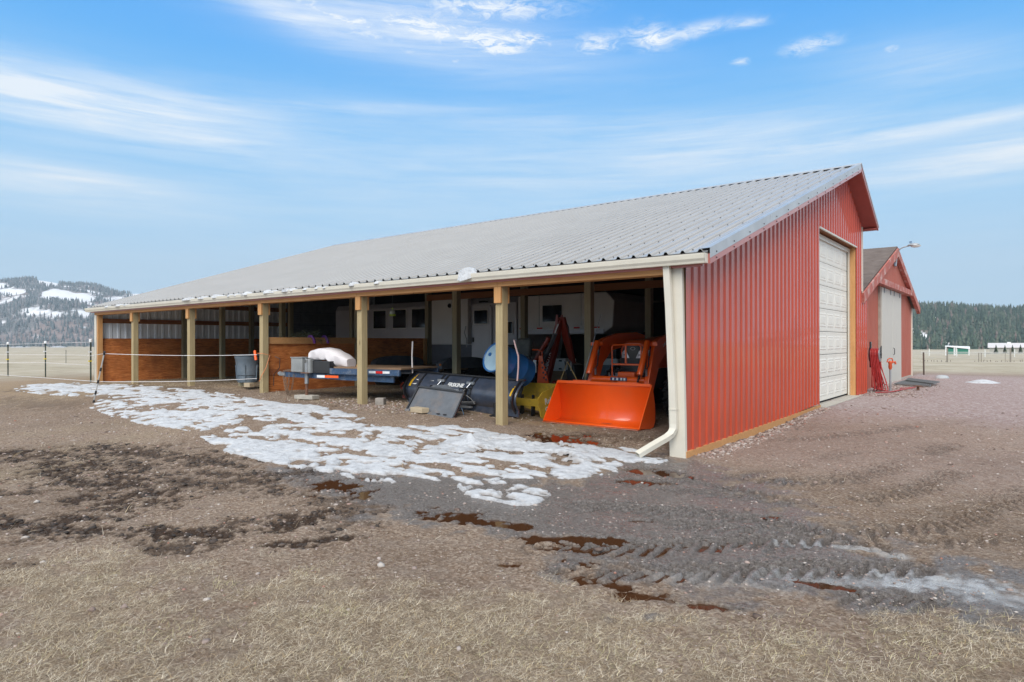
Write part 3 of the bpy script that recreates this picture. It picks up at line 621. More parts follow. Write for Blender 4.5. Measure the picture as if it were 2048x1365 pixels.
# interior posts
for yy in (2.6, 5.07, 7.0-.1 if False else 5.07):
    pass
for i, x in enumerate(PXS):
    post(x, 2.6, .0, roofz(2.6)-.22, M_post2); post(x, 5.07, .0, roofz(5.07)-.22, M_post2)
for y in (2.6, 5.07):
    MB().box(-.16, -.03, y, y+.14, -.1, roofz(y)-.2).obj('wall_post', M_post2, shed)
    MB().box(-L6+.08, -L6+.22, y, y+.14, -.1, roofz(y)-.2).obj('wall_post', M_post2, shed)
MB().box(-9.9, -.1, 5.025, 5.065, 2.625, 2.785).obj('interior_beam', M_girt, shed)
for y in (2.6, 5.07): MB().box(-L6+.1, -.1, y-.045, y-.005, roofz(y)-.45, roofz(y)-.22).obj('purlin_beam', M_girt, shed)
# ---- roof: ribbed top sheet, dark lining below
def rprof(L, h=.034, per=.2286):
    out = [(0, 0)]; s = 0
    while s < L:
        for ds, hh in ((.150, 0), (.170, 1), (.196, 1), (.218, 0)):
            if s+ds <= L: out.append((s+ds, hh*h))
        s += per
    out.append((L, 0)); return out
def slope_sheet(y0, z0, y1, z1, xa, xb, m, name, up=1, start=.10):
    L = math.hypot(y1-y0, z1-z0); ny, nz_ = -(z1-z0)/L, (y1-y0)/L; mb = MB(); p = rprof(xb-xa); rows = []
    for t_ in (0, 1):
        rows.append([(xa+s, y0+(y1-y0)*t_+ny*h, z0+(z1-z0)*t_+nz_*h) for s, h in p])
    # down-turned thickness at the eave
    mb.sheet(rows); mb.sheet([[(a_, b_+.0, c_-.008) for a_, b_, c_ in rows[0]], rows[0]])
    return mb.obj(name, m, shed)
XA, XB = -L6-OVL, OV
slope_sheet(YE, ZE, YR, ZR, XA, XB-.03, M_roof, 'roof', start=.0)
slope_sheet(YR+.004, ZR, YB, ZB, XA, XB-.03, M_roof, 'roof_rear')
tm = .035
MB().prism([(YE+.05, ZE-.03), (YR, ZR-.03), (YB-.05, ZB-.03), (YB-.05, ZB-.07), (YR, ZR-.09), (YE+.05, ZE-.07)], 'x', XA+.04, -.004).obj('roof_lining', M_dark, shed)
MB().prism([(YR-.05, ZR-.055), (YR, ZR-.045), (YB, ZB-.045), (YB, ZB-.09), (YR, ZR-.11), (YR-.05, ZR-.12)], 'x', .0, XB-.03).obj('soffit', M_soffit, shed)
MB().prism([(YR-.02, ZR-.06), (WD+.002, roofz(WD)-.10), (YB, ZB-.10), (YB, ZB-.13), (WD+.002, roofz(WD)-.13)], 'x', XA+.05, XB-.031).obj('rear_soffit', M_soffit, shed) if False else None
MB().box(XA+.05, XB-.032, WD+.02, YB-.002, ZB-.085, ZB-.05).obj('rear_eave_soffit', M_soffit, shed)
MB().prism([(YE+.1, ZE-.05), (YR, ZR-.06), (YR, ZR-.12), (YE+.1, ZE-.11)], 'x', .004, XB-.034).obj('rake_soffit', M_soffit, shed)
# rake trim: galvanised top flange + face, pink-red lower strip
def rake(parts, y0, z0, y1, z1, m, name, n):
    for k in range(n):
        t0, t1 = k/n, (k+1)/n; a = (y0+(y1-y0)*t0, z0+(z1-z0)*t0); b = (y0+(y1-y0)*t1+(.05 if k < n-1 else 0), z0+(z1-z0)*t1+(.05*(z1-z0)/(y1-y0) if k < n-1 else 0))
        e = XB+.001*(k % 2)+.0; mb = MB()
        mb.add([(XB-.13, a[0], a[1]+.030), (e, a[0], a[1]+.034), (e, a[0], a[1]-.095), (XB-.13, b[0], b[1]+.030), (e, b[0], b[1]+.034), (e, b[0], b[1]-.095)], [(0, 1, 4, 3), (1, 2, 5, 4)])
        mb.obj(name, m, shed, fixn=False)
rake(None, YE-.01, ZE, YR, ZR, M_rake, 'rake_trim', 5)
MB().add([(XB-.002, YE, ZE-.095), (XB-.002, YR, ZR-.095), (XB-.002, YR, ZR-.165), (XB-.002, YE, ZE-.165)], [(0, 1, 2, 3)]).obj('rake_fascia', M_redtrim, shed)
MB().prism([(YE, ZE-.16), (YR, ZR-.16), (YR, ZR-.06), (YE, ZE-.04)], 'x', XB-.035, XB-.004).obj('rake_board', M_redtrim, shed)
MB().prism([(YR+.002, ZR-.10), (YB+.01, ZB-.10), (YB+.01, ZB-.02), (YR+.002, ZR+.02)], 'x', XB-.03, XB-.003).obj('rear_rake_board', M_redtrim, shed)
MB().prism([(YR, ZR+.0), (YB+.015, ZB-.03), (YB+.015, ZB+.035), (YR-.01, ZR+.05)], 'x', XB-.002, XB+.008).obj('rear_rake_trim', M_rake, shed)
MB().prism([(YR-.14, ZR-.015), (YR, ZR+.034), (YR+.12, ZR-.03), (YR, ZR+.05)], 'x', XA-.01, XB+.01).obj('ridge_cap', M_rake, shed)
MB().prism([(YE, ZE-.03), (YR, ZR-.03), (YR, ZR-.12), (YE, ZE-.12)], 'x', XA-.02, XA).obj('far_rake_trim', M_rake, shed)
# roof screws: rows of small dark heads
mb = MB(); sl_ = (ZR-ZE)/(YR-YE)
for x in np.arange(XA+.03, XB-.1, .2286):
    if x < -12: continue
    for j, y in enumerate(np.arange(.05, YR, .92)):
        z = ZE+sl_*(y-YE)+.003; mb.box(x-.006, x+.006, y-.007, y+.007, z, z+.008)
for y in np.arange(.12, YR, .62):
    z = ZE+sl_*(y-YE)
    for dz_ in (-.055, -.13): mb.box(XB-.001, XB+.008, y-.008, y+.008, z+dz_-.008, z+dz_+.008)
mb.obj('roof_screws', M_screw, shed)['kind'] = 'stuff'
MB().box(XA+.0, XB-.135, 6.86, 6.875, ZE+sl_*(6.86-YE)+.0005, ZE+sl_*(6.86-YE)+.008).obj('panel_lap', M_screw, shed) if False else None
pf_ = prof(10.0, 0); y = 6.55; z = ZE+sl_*(y-YE)
MB().sheet([[(XB-.05-10.0+0*.0+s_, y-.006, z+h_+.002) for s_, h_ in pf_], [(XB-.05-10.0+s_, y+.006, z+h_+.012) for s_, h_ in pf_]]).obj('lap_seam', M_screw, shed) if False else None
# dark closure strip under the roof edge + gutter
MB().box(XA+.02, XB-.03, YE-.012, YE+.02, ZE-.055, ZE-.012).obj('eave_closure', simple('grey_brown_trim', (.12, .105, .10), .5), shed)
gy0 = -.205; gp_ = [(-.092, 2.545), (-.092, 2.428), (-.175, 2.428), (-.182, 2.455), (-.200, 2.485), (-.206, 2.535), (-.206, 2.547), (-.196, 2.547), (-.196, 2.532), (-.190, 2.488), (-.172, 2.457), (-.168, 2.437), (-.098, 2.437), (-.098, 2.545)]
MB().prism(gp_, 'x', XA-.08, XB-.03).prism([gp_[i] for i in (0, 1, 2, 3, 4, 5, 6)], 'x', XB-.034, XB-.024).prism([gp_[i] for i in (0, 1, 2, 3, 4, 5, 6)], 'x', XA-.084, XA-.078).obj('gutter', M_cream, shed)
# downspout with elbow
def rect_path(pts, w, d, hollow=False):
    mb = MB(); P_ = [Vector(p) for p in pts]; rings = []
    for i, p in enumerate(P_):
        dr = (P_[min(i+1, len(P_)-1)]-P_[max(i-1, 0)]).normalized(); x = Vector((1, 0, 0)); x = (x-dr*x.dot(dr)).normalized(); y = dr.cross(x)
        rings.append([p+x*(w/2*a)+y*(d/2*b) for a, b in ((-1, -1), (1, -1), (1, 1), (-1, 1))])
    mb.sheet([r_+[r_[0]] for r_ in rings]); return mb
ds = rect_path([(-.20, -.10, 2.44), (-.175, -.085, 1.9), (-.15, -.075, 1.2), (-.125, -.07, .62), (-.118, -.072, .42), (-.118, -.082, .36), (-.135, -.12, .30), (-.17, -.17, .255), (-.23, -.27, .205), (-.40, -.52, .06)], .085, .062)
o = ds.obj('downspout', M_cream, shed); o.modifiers.new('s', 'SOLIDIFY').thickness = .004
MB().box(-.175, -.075, -.108, -.04, .60, .615).obj('downspout_strap', M_cream, shed)
# stall divider of plywood, running back from the third post
MB().box(-10.02, -9.995, .16, 2.59, .2, 1.45).obj('stall_panel', M_ply, shed)
MB().box(-9.99, -9.95, .20, 2.59, 1.43, 1.58).obj('stall_rail', M_fir, shed)
MB().box(-9.993, -9.975, .2, 2.59, .72, .86).obj('stall_rail', wood('red_rail_wood', (.30, .09, .03), (.42, .15, .05), (1, .06, 1), 20), shed)
MB().box(-10.02, -9.995, 2.75, 5.06, .2, 1.57).obj('stall_panel', M_ply, shed)
MB().box(-9.94, -9.87, 4.93, 5.02, .2, 1.56).obj('stall_stud', M_firv, shed)
# ------------------------------------------------------------------ old red barn
m = new_mat('red_board_siding'); t = NT(m); n = t.noise(10, 5, .65, (1, 1, .12)); n2 = t.noise(1.1, 4, .6)
c = t.ramp(n, [(.3, (.38, .085, .05)), (.7, (.50, .135, .085))]); c = t.mix(t.ramp(n2, [(.4, .0), (.8, .45)]), c, (.50, .20, .16)); t.fin(col=c, rough=.68, spec=.3)
wv = t.n.new('ShaderNodeTexWave'); wv.wave_type = 'BANDS'; wv.bands_direction = 'Y'; wv.inputs['Scale'].default_value = 1.55; wv.inputs['Distortion'].default_value = 0; t.l.new(t.pos(), wv.inputs[0]); t.bump(t.ramp(wv.outputs[0], [(.0, 0.0), (.12, 1.0)]), .9, .012); M_sid = m
MATS['red_board_siding'] = m
M_sidp = simple('red_peeling_trim', (.44, .12, .09), .7, var=.12, dirt=(.72, .66, .60), dirt_amt=.75, dirt_scale=2.2)
m = new_mat('asphalt_shingles'); t = NT(m); br = t.n.new('ShaderNodeTexBrick'); mp = t.n.new('ShaderNodeMapping'); mp.inputs['Rotation'].default_value = (0, 0, 0); t.l.new(t.pos(), mp.inputs[0])
n = t.noise(7, 5, .7, (.5, 2.0, 3.0), dist=.5); n2 = t.noise(1.2, 3, .5)
c = t.ramp(n, [(.3, (.07, .055, .05)), (.5, (.155, .125, .11)), (.72, (.24, .20, .18))]); c = t.mix(t.math('MULTIPLY', n2, .4), c, (.12, .095, .085)); t.fin(col=c, rough=.9, spec=.2)
wv = t.n.new('ShaderNodeTexWave'); wv.wave_type = 'BANDS'; wv.wave_profile = 'SAW'; wv.bands_direction = 'Z'; wv.inputs['Scale'].default_value = 2.7; wv.inputs['Distortion'].default_value = .3; t.l.new(t.pos(), wv.inputs[0]); t.bump(wv.outputs[0], .8, .03); M_shing = m
barn = thing('old_barn', 'older red board barn with brown shingle roof and tall white sliding doors', 'barn', (0, 17, 0))
BX0 = -10; by0, by1, bym, bze, bzp = 11.75, 21.95, 17.0, 2.95, 4.5
MB().add([(0, by0-.32, .0), (0, by1, .0), (0, by1, bze-.1), (0, 20.5, 3.28), (0, 13.2, 3.28), (0, by0-.32, bze-.28)], [(0, 1, 2, 3, 4, 5)]).obj('wall', M_sid, barn)
MB().add([(.12, 13.15, 3.2), (.12, 20.6, 3.2), (.12, bym, bzp-.02)], [(0, 1, 2)]).obj('gable_panel', M_sid, barn)
MB().box(BX0, -.01, by0+.1, by0+.2, 0, bze-.2).obj('side_wall', M_sid, barn); MB().box(BX0, -.01, by1-.1, by1-.003, 0, bze-.15).obj('side_wall', M_sid, barn)
pr_ = lambda side: [(bym, bzp+.11), (by0-.62, 2.70+.07), (by0-.62, 2.70), (bym, bzp+.03)] if side < 0 else [(bym, bzp+.11), (22.6, 2.76+.07), (22.6, 2.76), (bym, bzp+.03)]
MB().prism(pr_(-1), 'x', BX0, .22).prism(pr_(1), 'x', BX0, .22).obj('roof', M_shing, barn)
def rboard(a, b, w, x0, x1, m, name): 
    d = Vector((b[0]-a[0], b[1]-a[1])); d.normalize(); n_ = Vector((-d.y, d.x)); n_ = n_ if n_.y < 0 else -n_
    MB().prism([a, b, (b[0]+n_.x*w, b[1]+n_.y*w), (a[0]+n_.x*w, a[1]+n_.y*w)], 'x', x0, x1).obj(name, m, barn)
rboard((bym, bzp+.05), (by0-.62, 2.72), .26, .13, .26, M_sidp, 'rake_board'); rboard((bym, bzp+.05), (22.6, 2.78), .24, .13, .25, M_sidp, 'rake_board')
MB().box(.0, .24, 13.1, 20.75, 3.16, 3.34).obj('track_beam', M_sidp, barn)
M_wdoor = simple('cream_barn_door_paint', (.60, .565, .50), .55, var=.05, dirt=(.45, .4, .34), dirt_amt=.3, scale=3)
for a, b in ((15.02, 16.96), (16.98, 18.9)): MB().box(.03, .075, a, b, .07, 3.14).obj('sliding_door', M_wdoor, barn, bevel=.004)
for q in (15.4, 16.6, 17.3, 18.5): MB().box(.076, .10, q-.03, q+.03, 2.98, 3.15).obj('door_hanger', simple('grey_steel', (.35, .36, .37), .4, .6), barn)
MB().tube([(.1, 17.02, 1.0), (.13, 17.02, 1.04), (.13, 17.02, 1.2), (.1, 17.02, 1.24)], .012).obj('door_handle', M_screw, barn)
MB().box(.0, .06, 14.8, 14.98, .0, 3.16).obj('door_post', simple('weathered_grey_wood', (.36, .31, .26), .8, var=.2), barn)
MB().box(-.02, .05, 21.95, 22.03, .0, 2.75).obj('corner_board', M_cream, barn)
MB().box(.0, .02, 19.0, 21.94, .0, .14).obj('foundation', M_conc, barn)
barn.location.x -= .20
# yard light on the gable
yl = thing('yard_light', 'grey cobra-head yard light on a curved arm at the peak of the old barn', 'yard light', (.12, 17, 3.95))
M_gal = simple('galvanised_steel', (.42, .44, .46), .45, .7, var=.12)
MB().box(.12, .16, 16.88, 17.12, 3.96, 4.08).obj('mounting_plate', simple('blue_grey_steel', (.25, .33, .42), .5, .3), yl)
MB().tube([(.16, 17, 3.98), (.18, 17, 4.25), (.20, 17, 4.42), (.28, 17, 4.52), (.38, 17, 4.57), (.55, 17.0, 4.60)], .022).obj('arm', M_gal, yl)
Mx = Matrix.Translation((.66, 17, 4.61)) @ Matrix.Diagonal((1.9, 1, .55, 1))
MB().lathe([(0, .12), (.055, .10), (.085, .045), (.095, 0), (.085, -.04), (.0, -.04)], Mx, 18).obj('lamp_head', M_gal, yl, smooth=True)
MB().lathe([(.09, -.028), (.075, -.075), (.04, -.1), (0, -.105)], Matrix.Translation((.72, 17, 4.61)) @ Matrix.Diagonal((1.7, 1, .8, 1)), 16).obj('lens', simple('frosted_glass', (.7, .7, .66), .2), yl, smooth=True)
MB().lathe([(0, .06), (.035, .055), (.04, 0)], Matrix.Translation((.58, 17, 4.69)), 12).obj('photocell', simple('blue_photocell', (.16, .25, .38), .4), yl)

yl.location.x -= .18
# ------------------------------------------------------------------ text helper
def text_mesh(body, size, M, m, name, parent, ext=.002, bold=0, sx=1.0):
    cu = bpy.data.curves.new('t', 'FONT'); cu.body = body; cu.size = size; cu.extrude = ext; cu.offset = bold; cu.resolution_u = 2; cu.align_x = 'CENTER'; cu.align_y = 'CENTER'
    to = bpy.data.objects.new('t', cu); me = bpy.data.meshes.new_from_object(to); bpy.data.objects.remove(to)
    me.transform(M @ Matrix.Diagonal((sx, 1, 1, 1))); me.materials.clear(); me.materials.append(m); me.name = name
    o = bpy.data.objects.new(name, me); COL.objects.link(o); o.parent = parent
    off = Vector((0, 0, 0)); q = parent
    while q is not None: off += Vector(q.location); q = q.parent
    me.transform(Matrix.Translation(-off)); return o
def basis(o, x, y):
    """matrix with text x axis along x, up along y, at o"""
    x = Vector(x).normalized(); y = Vector(y); y = (y-x*y.dot(x)).normalized(); z = x.cross(y)
    return Matrix(((x.x, y.x, z.x, o[0]), (x.y, y.y, z.y, o[1]), (x.z, y.z, z.z, o[2]), (0, 0, 0, 1)))
def zmat(o, axis):
    """matrix placing local z along axis at o"""
    q = Vector(axis).normalized().to_track_quat('Z', 'Y').to_matrix().to_4x4(); return Matrix.Translation(Vector(o)) @ q
def along(a, b, prof_, n=20):
    """lathe from a to b, prof in (radius, fraction)"""
    a = Vector(a); b = Vector(b); L = (b-a).length; mb = MB(); return mb.lathe([(r_, f*L) for r_, f in prof_], zmat(a, b-a), n)
def cyl(a, b, r_, n=16): return along(a, b, [(0, 0), (r_, 0), (r_, 1), (0, 1)], n)
# ------------------------------------------------------------------ palette
M_or = simple('orange_paint', (.97, .125, .010), .34, var=.05, coat=.5, dirt=(.45, .12, .04), dirt_amt=.25)
M_or2 = simple('orange_plastic', (.75, .095, .015), .38, var=.05, coat=.4)
M_chr = simple('chromed_rod', (.30, .31, .33), .2, 1)
M_hose = simple('black_hose', (.02, .02, .022), .45)
M_blk = simple('black_paint', (.016, .017, .02), .38, var=.2, coat=.3, rvar=.1)
M_plow = simple('blue_black_steel', (.045, .057, .085), .33, var=.25, coat=.35, dirt=(.13, .12, .12), dirt_amt=.5, dirt_scale=5, rvar=.12)
M_mud = simple('dusty_black_steel', (.11, .12, .135), .5, var=.2, dirt=(.22, .17, .14), dirt_amt=.6, dirt_scale=4)
M_blue = simple('weathered_blue_steel', (.035, .075, .15), .5, var=.3, scale=25, dirt=(.22, .24, .26), dirt_amt=.7, dirt_scale=9)
M_white = simple('white_decal', (.75, .75, .74), .5, var=.03)
M_yel = simple('yellow_reflector', (.80, .46, .02), .4)
M_redt = simple('red_reflective_tape', (.62, .02, .015), .35); M_wht = simple('white_reflective_tape', (.75, .77, .80), .35)
M_ort = simple('orange_reflective_tape', (.85, .12, .02), .35)
M_rust = simple('rusty_steel', (.16, .075, .045), .8, var=.35, scale=20)
M_tyre = simple('tyre_rubber', (.022, .021, .020), .85, var=.25, dirt=(.12, .095, .07), dirt_amt=.6)
M_glass = simple('dark_tinted_window', (.006, .008, .014), .08, var=0, spec=.6)
M_alu = metal_panel('brushed_aluminium_skin', (.50, .51, .55), .3, .36)
M_alu2 = metal_panel('white_aluminium_skin', (.76, .76, .75), .05, .4)
M_grey = simple('grey_steel', (.35, .36, .37), .4, .6)
M_plastic = simple('grey_plastic_tub', (.12, .155, .19), .42, var=.08, dirt=(.3, .31, .32), dirt_amt=.3)
M_plank = wood('deck_plank', (.22, .13, .075), (.36, .24, .15), (.06, 1, 1), 18)
M_blk4 = wood('block_wood', (.42, .33, .22), (.60, .50, .35), (.1, 1, 1), 20)
M_stone = simple('rough_stone', (.30, .27, .24), .9, var=.25, scale=9, bump=.6, bscale=20)
# ------------------------------------------------------------------ orange loader tractor
TX = -2.21; gz0 = hz(TX, 2.5)
tr = thing('loader_tractor', 'orange tractor with front loader parked inside the bay nearest the red wall', 'tractor', (TX, 3.6, gz0))
# bucket: profile in (y,z)
bp = [(1.29, .075), (1.68, .045), (1.79, .065), (1.84, .14), (1.85, .28), (1.835, .45), (1.77, .68), (1.735, .745)]
XL, XR = -3.155, -1.325
mb = MB(); th_ = .012; ins = [(y-.0, z) for y, z in bp]
rows = [[(x, y, z) for y, z in bp] for x in (XL, XR)]; mb.sheet(rows)
bk = mb.obj('bucket', M_or, tr, smooth=True); bk.modifiers.new('s', 'SOLIDIFY').thickness = .014; bk['label'] = 'bright orange loader bucket resting on the ground'
side = [(1.30, .085)]+bp[1:]
for x, s_ in ((XL, 1), (XR, 1)):
    MB().prism(side, 'x', x-.007, x+.007).obj('bucket_side', M_or, bk)
MB().box(XL, XR, 1.27, 1.40, .058, .072).obj('cutting_edge', simple('worn_orange_edge', (.55, .13, .05), .5, dirt=(.35, .3, .27), dirt_amt=.7), bk)
MB().box(XL+.01, XR-.01, 1.715, 1.76, .715, .762).obj('top_rail', M_or, bk, bevel=.004)
for xa in (TX-.62, TX+.27): MB().box(xa, xa+.36, 1.735, 1.80, .763, .775).obj('top_plate', M_or, bk)
for i, (y, z) in enumerate([(1.53, .065)]): MB().box(XL+.8, XL+.95, y, y+.02, z+.012, z+.016).obj('mud_smear', M_rust, bk) if False else None
bk.location.z += .025
# loader arms
for sx in (-1, 1):
    xa = TX+sx*.56
    outer = [(2.06, .20), (2.16, .18), (2.36, .60), (2.62, 1.08), (2.92, 1.30), (3.5, 1.385), (4.25, 1.40), (4.28, 1.60), (3.9, 1.655), (3.2, 1.63), (2.68, 1.54), (2.50, 1.48), (2.40, 1.36), (2.20, .80)]
    a = MB().prism(outer, 'x', xa-.045, xa+.045).obj('loader_arm', M_or, tr, bevel=.012)
    MB().box(xa-.10, xa+.10, 2.40, 2.46, 1.395, 1.455).obj('pivot_pin', M_or, a)
    cyl((xa-.085*sx-.06, 2.43, 1.44), (xa-.085*sx+.06, 2.43, 1.44), .035).obj('pivot_cap', M_or, a)
    xc = TX+sx*.50-.0
    c0 = (xc-.0, 2.36, 1.46); c1 = (xc, 2.06, .90); c2 = (xc, 1.985, .76)
    cy = along(c0, c1, [(0, -.02), (.045, -.02), (.05, .02), (.052, .97), (.046, 1.0), (0, 1.0)], 20).obj('tilt_cylinder', M_or, tr, smooth=True)
    cyl(c1, c2, .02).obj('rod', M_chr, cy, smooth=True); cyl((xc-.045, 1.98, .75), (xc+.045, 1.98, .75), .032).obj('rod_eye', M_or, cy)
    hs = [(xc+.055, 2.36, 1.38), (xc+.075, 2.30, 1.30), (xc+.07, 2.27, 1.18), (xc+.075, 2.24, 1.05), (xc+.055, 2.19, .98)]
    MB().tube(hs, .011).obj('hydraulic_hose', M_hose, cy); 
    MB().box(xc+.045, xc+.075, 2.30, 2.32, 1.22, 1.32).obj('fitting', M_grey, cy)
    MB().box(xc+.045, xc+.07, 2.19, 2.22, .88, 1.0).obj('fitting', M_grey, cy)
cyl((TX-.52, 2.24, .80), (TX+.52, 2.24, .80), .058, 24).obj('cross_tube', M_or, tr, smooth=True)
MB().box(TX-.12, TX+.20, 2.165, 2.182, .79, .845).obj('warning_decal', simple('dark_blue_decal', (.05, .07, .14), .4), tr)
for q in (-.06, .02, .10, .16): MB().box(TX+q-.018, TX+q+.018, 2.160, 2.164, .797, .838).obj('decal_patch', M_white, tr)
MB().tube([(TX-.38, 2.30, 1.97), (TX-.50, 2.18, 1.38), (TX-.62, 2.05, .80)], .006, 6).obj('level_rod', M_grey, tr)
# brush guard
gx0, gx1, gyy = TX-.29, TX+.29, 2.53
mb = MB(); rr = .05; pts = []
for cx_, cz_, a0_ in ((gx1-rr, 1.41-rr, 0), (gx0+rr, 1.41-rr, 90)):
    for a_ in (0, 30, 60, 90): pts.append((cx_+rr*math.cos(R(a_+a0_)), gyy, cz_+rr*math.sin(R(a_+a0_))))
mb.tube([(gx1, gyy, .80)]+pts+[(gx0, gyy, .80)], .014, 8); mb.box(gx0, gx1, gyy-.012, gyy+.012, 1.045, 1.075); mb.box(-.016+TX-.01, TX+.016-.01, gyy-.012, gyy+.012, 1.06, 1.395)
mb.obj('brush_guard', M_or, tr)
# body
hood = [(TX-.30, .98), (TX+.30, .98), (TX+.30, 1.36), (TX+.25, 1.46), (TX+.14, 1.515), (TX-.14, 1.515), (TX-.25, 1.46), (TX-.30, 1.36)]
mb = MB(); rows = []
for y, sc, dzz in ((2.80, .86, -.07), (2.84, .93, -.035), (2.95, .98, -.01), (3.3, 1, .0), (4.4, 1.04, .08)):
    rows.append([(TX+(x-TX)*sc, y, .98+(z-.98)*(1+dzz/.5)) for x, z in hood[1:]+[hood[0]]])
mb.sheet(rows); mb.add([p for p in rows[0]], [tuple(range(len(rows[0])))])
mb.obj('hood', M_or2, tr, smooth=True)['label'] = 'orange rounded engine hood'
gr_ = MB().prism([(TX-.25, .80), (TX+.25, .80), (TX+.26, 1.15), (TX+.20, 1.37), (TX+.12, 1.405), (TX-.12, 1.405), (TX-.20, 1.37), (TX-.26, 1.15)], 'y', 2.775, 2.80).obj('grille', M_blk, tr, bevel=.01)
for s_ in (-1, 1):
    hl = MB().prism([(TX+s_*.06, 1.165), (TX+s_*.22, 1.17), (TX+s_*.22, 1.27), (TX+s_*.17, 1.315), (TX+s_*.13, 1.30)], 'y', 2.76, 2.774).obj('headlight', simple('headlight_lens', (.75, .77, .80), .15, .4), gr_, bevel=.006)
    MB().box(TX+s_*.15-.03, TX+s_*.15+.03, 2.755, 2.759, 1.215, 1.235).obj('lamp_mask', M_blk, hl)
MB().lathe([(.036, 0), (.036, .006), (.028, .006), (.028, 0)], zmat((TX, 2.775, 1.34), (0, -1, 0)) @ Matrix.Diagonal((1.4, .8, 1, 1)), 20).obj('badge', M_grey, gr_)
MB().box(TX-.14, TX+.20, 2.45, 2.77, .83, .93).obj('bumper', M_or, tr, bevel=.02)
MB().box(TX-.26, TX+.26, 2.82, 4.6, .60, .97).obj('chassis', M_blk, tr)
MB().box(TX-.42, TX-.08, 2.62, 2.74, .80, .90).obj('valve_block', M_grey, tr); 
for q in (-.36, -.28, -.2): MB().tube([(TX+q, 2.6, .86), (TX+q+.02, 2.55, .93), (TX+q+.08, 2.6, .98)], .012).obj('hydraulic_hose', M_hose, tr)
def wheel(name, x, y, rad, w, rimr, lugs, parent):
    g_ = hz(x, y); wl = bpy.data.objects.new(name, None); COL.objects.link(wl); wl.parent = parent; wl.location = Vector((x, y, g_+rad))-Vector(parent.location)
    mb = MB(); M_ = zmat((x, y, g_+rad), (1, 0, 0)); r0 = rad-.035
    mb.lathe([(rimr, -w*.42), (r0*.86, -w*.5), (r0*.97, -w*.44), (r0, -w*.2), (r0, w*.2), (r0*.97, w*.44), (r0*.86, w*.5), (rimr, w*.42)], M_, 36)
    for k in range(lugs):
        for s_ in (-1, 1):
            a_ = 2*math.pi*(k+.5*(s_ > 0))/lugs; p0 = M_ @ Vector(((r0+.012)*math.cos(a_), (r0+.012)*math.sin(a_), s_*.02)); a2 = a_+.22; p1 = M_ @ Vector(((r0*.99)*math.cos(a2), (r0*.99)*math.sin(a2), s_*w*.49))
            c_ = Vector((x, y, g_+rad)); mb.beam(p0, p1, .045, .06, up=(p0-c_))
    mb.obj('tyre', M_tyre, wl)
    MB().lathe([(0, -.02), (rimr*.5, -.02), (rimr*.6, -w*.3), (rimr, -w*.42), (rimr, w*.42), (rimr*.6, w*.2), (0, w*.2)], M_, 28).obj('rim', M_or, wl, smooth=True); return wl
for s_ in (-1, 1):
    wheel('front_wheel', TX+s_*.62, 3.35, .42, .27, .22, 16, tr); wheel('rear_wheel', TX+s_*.66, 4.95, .64, .38, .33, 18, tr)
    MB().prism([(4.15, .95), (4.15, 1.25), (4.45, 1.42), (5.3, 1.42), (5.5, 1.2), (5.5, 1.12), (5.25, 1.36), (4.5, 1.36), (4.22, 1.2), (4.22, .95)], 'x', TX+s_*.66-.2, TX+s_*.66+.2).obj('fender', M_or2, tr)
    MB().beam((TX+s_*.42, 5.35, 1.2), (TX+s_*.42, 5.35, 2.25), .06, .06).obj('roll_bar_post', M_blk, tr)
MB().box(TX-.45, TX+.45, 5.32, 5.38, 2.25, 2.31).obj('roll_bar', M_blk, tr)
MB().prism([(4.85, 1.1), (5.2, 1.12), (5.28, 1.6), (5.2, 1.6), (5.1, 1.22), (4.85, 1.2)], 'x', TX-.24, TX+.24).obj('seat', M_blk, tr, bevel=.02)
MB().lathe([(.17, -.012), (.182, 0), (.17, .012), (.158, 0), (.17, -.012)], zmat((TX, 4.55, 1.62), (0, -.6, 1)), 24).obj('steering_wheel', M_blk, tr)
MB().box(TX-.3, TX+.3, 4.35, 4.9, .55, .95).obj('transmission', M_blk, tr)
text_mesh('LA555', .085, basis((TX+.606, 2.84, 1.43), (-.02, 1, .36), (0, -.36, 1)), M_white, 'arm_lettering', tr)
text_mesh('KUBOTA', .13, basis((TX+.606, 3.38, 1.53), (0, 1, .06), (0, -.06, 1)), M_white, 'arm_lettering', tr)
# ------------------------------------------------------------------ snow plow (rear side towards the yard)
py_, pL, pR = 1.05, -6.20, -3.42
def pz(x): return hz(x, py_-.1)+.05
pw_ = thing('snow_plow_blade', 'long blue-black snow plow blade lying behind the front posts with yellow end markers', 'snow plow', ((pL+pR)/2, py_, .22))
zb = lambda x: .30+(.215-.30)*(x-pL)/(pR-pL); zt = lambda x: zb(x)+.575
def mold(x, t_):
    """t_ 0 bottom .. 1 top; convex towards -Y"""
    return (x, py_-.22*math.sin(math.pi*(t_*.93+.05))+.10*t_, zb(x)+(zt(x)-zb(x))*t_)
mb = MB(); mb.sheet([[mold(pL+(pR-pL)*i/24, j/14) for j in range(15)] for i in range(25)])
o = mb.obj('moldboard', M_plow, pw_, smooth=True); o.modifiers.new('s', 'SOLIDIFY').thickness = .008
for q in (.135, .315, .355, .585, .62, .98, .005):
    x = pL+(pR-pL)*q; w_ = .045 if q not in (.98, .005) else .03; d_ = .03 if q not in (.98, .005) else .07
    mb = MB(); out = [mold(x, j/14) for j in range(15)]
    for sgn in (-1, 1): pass
    rows = [[(x+dx_, y-d_, z) for _, y, z in out] for dx_ in (-w_/2, w_/2)]
    back = [[(x+dx_, y+.012, z) for _, y, z in out] for dx_ in (-w_/2, w_/2)]
    mb.sheet([back[0], rows[0], rows[1], back[1]]).add([rows[0][-1], rows[1][-1], back[1][-1], back[0][-1]], [(0, 1, 2, 3)])
    mb.obj('rib' if q not in (.98, .005) else 'end_plate', M_blk, pw_)
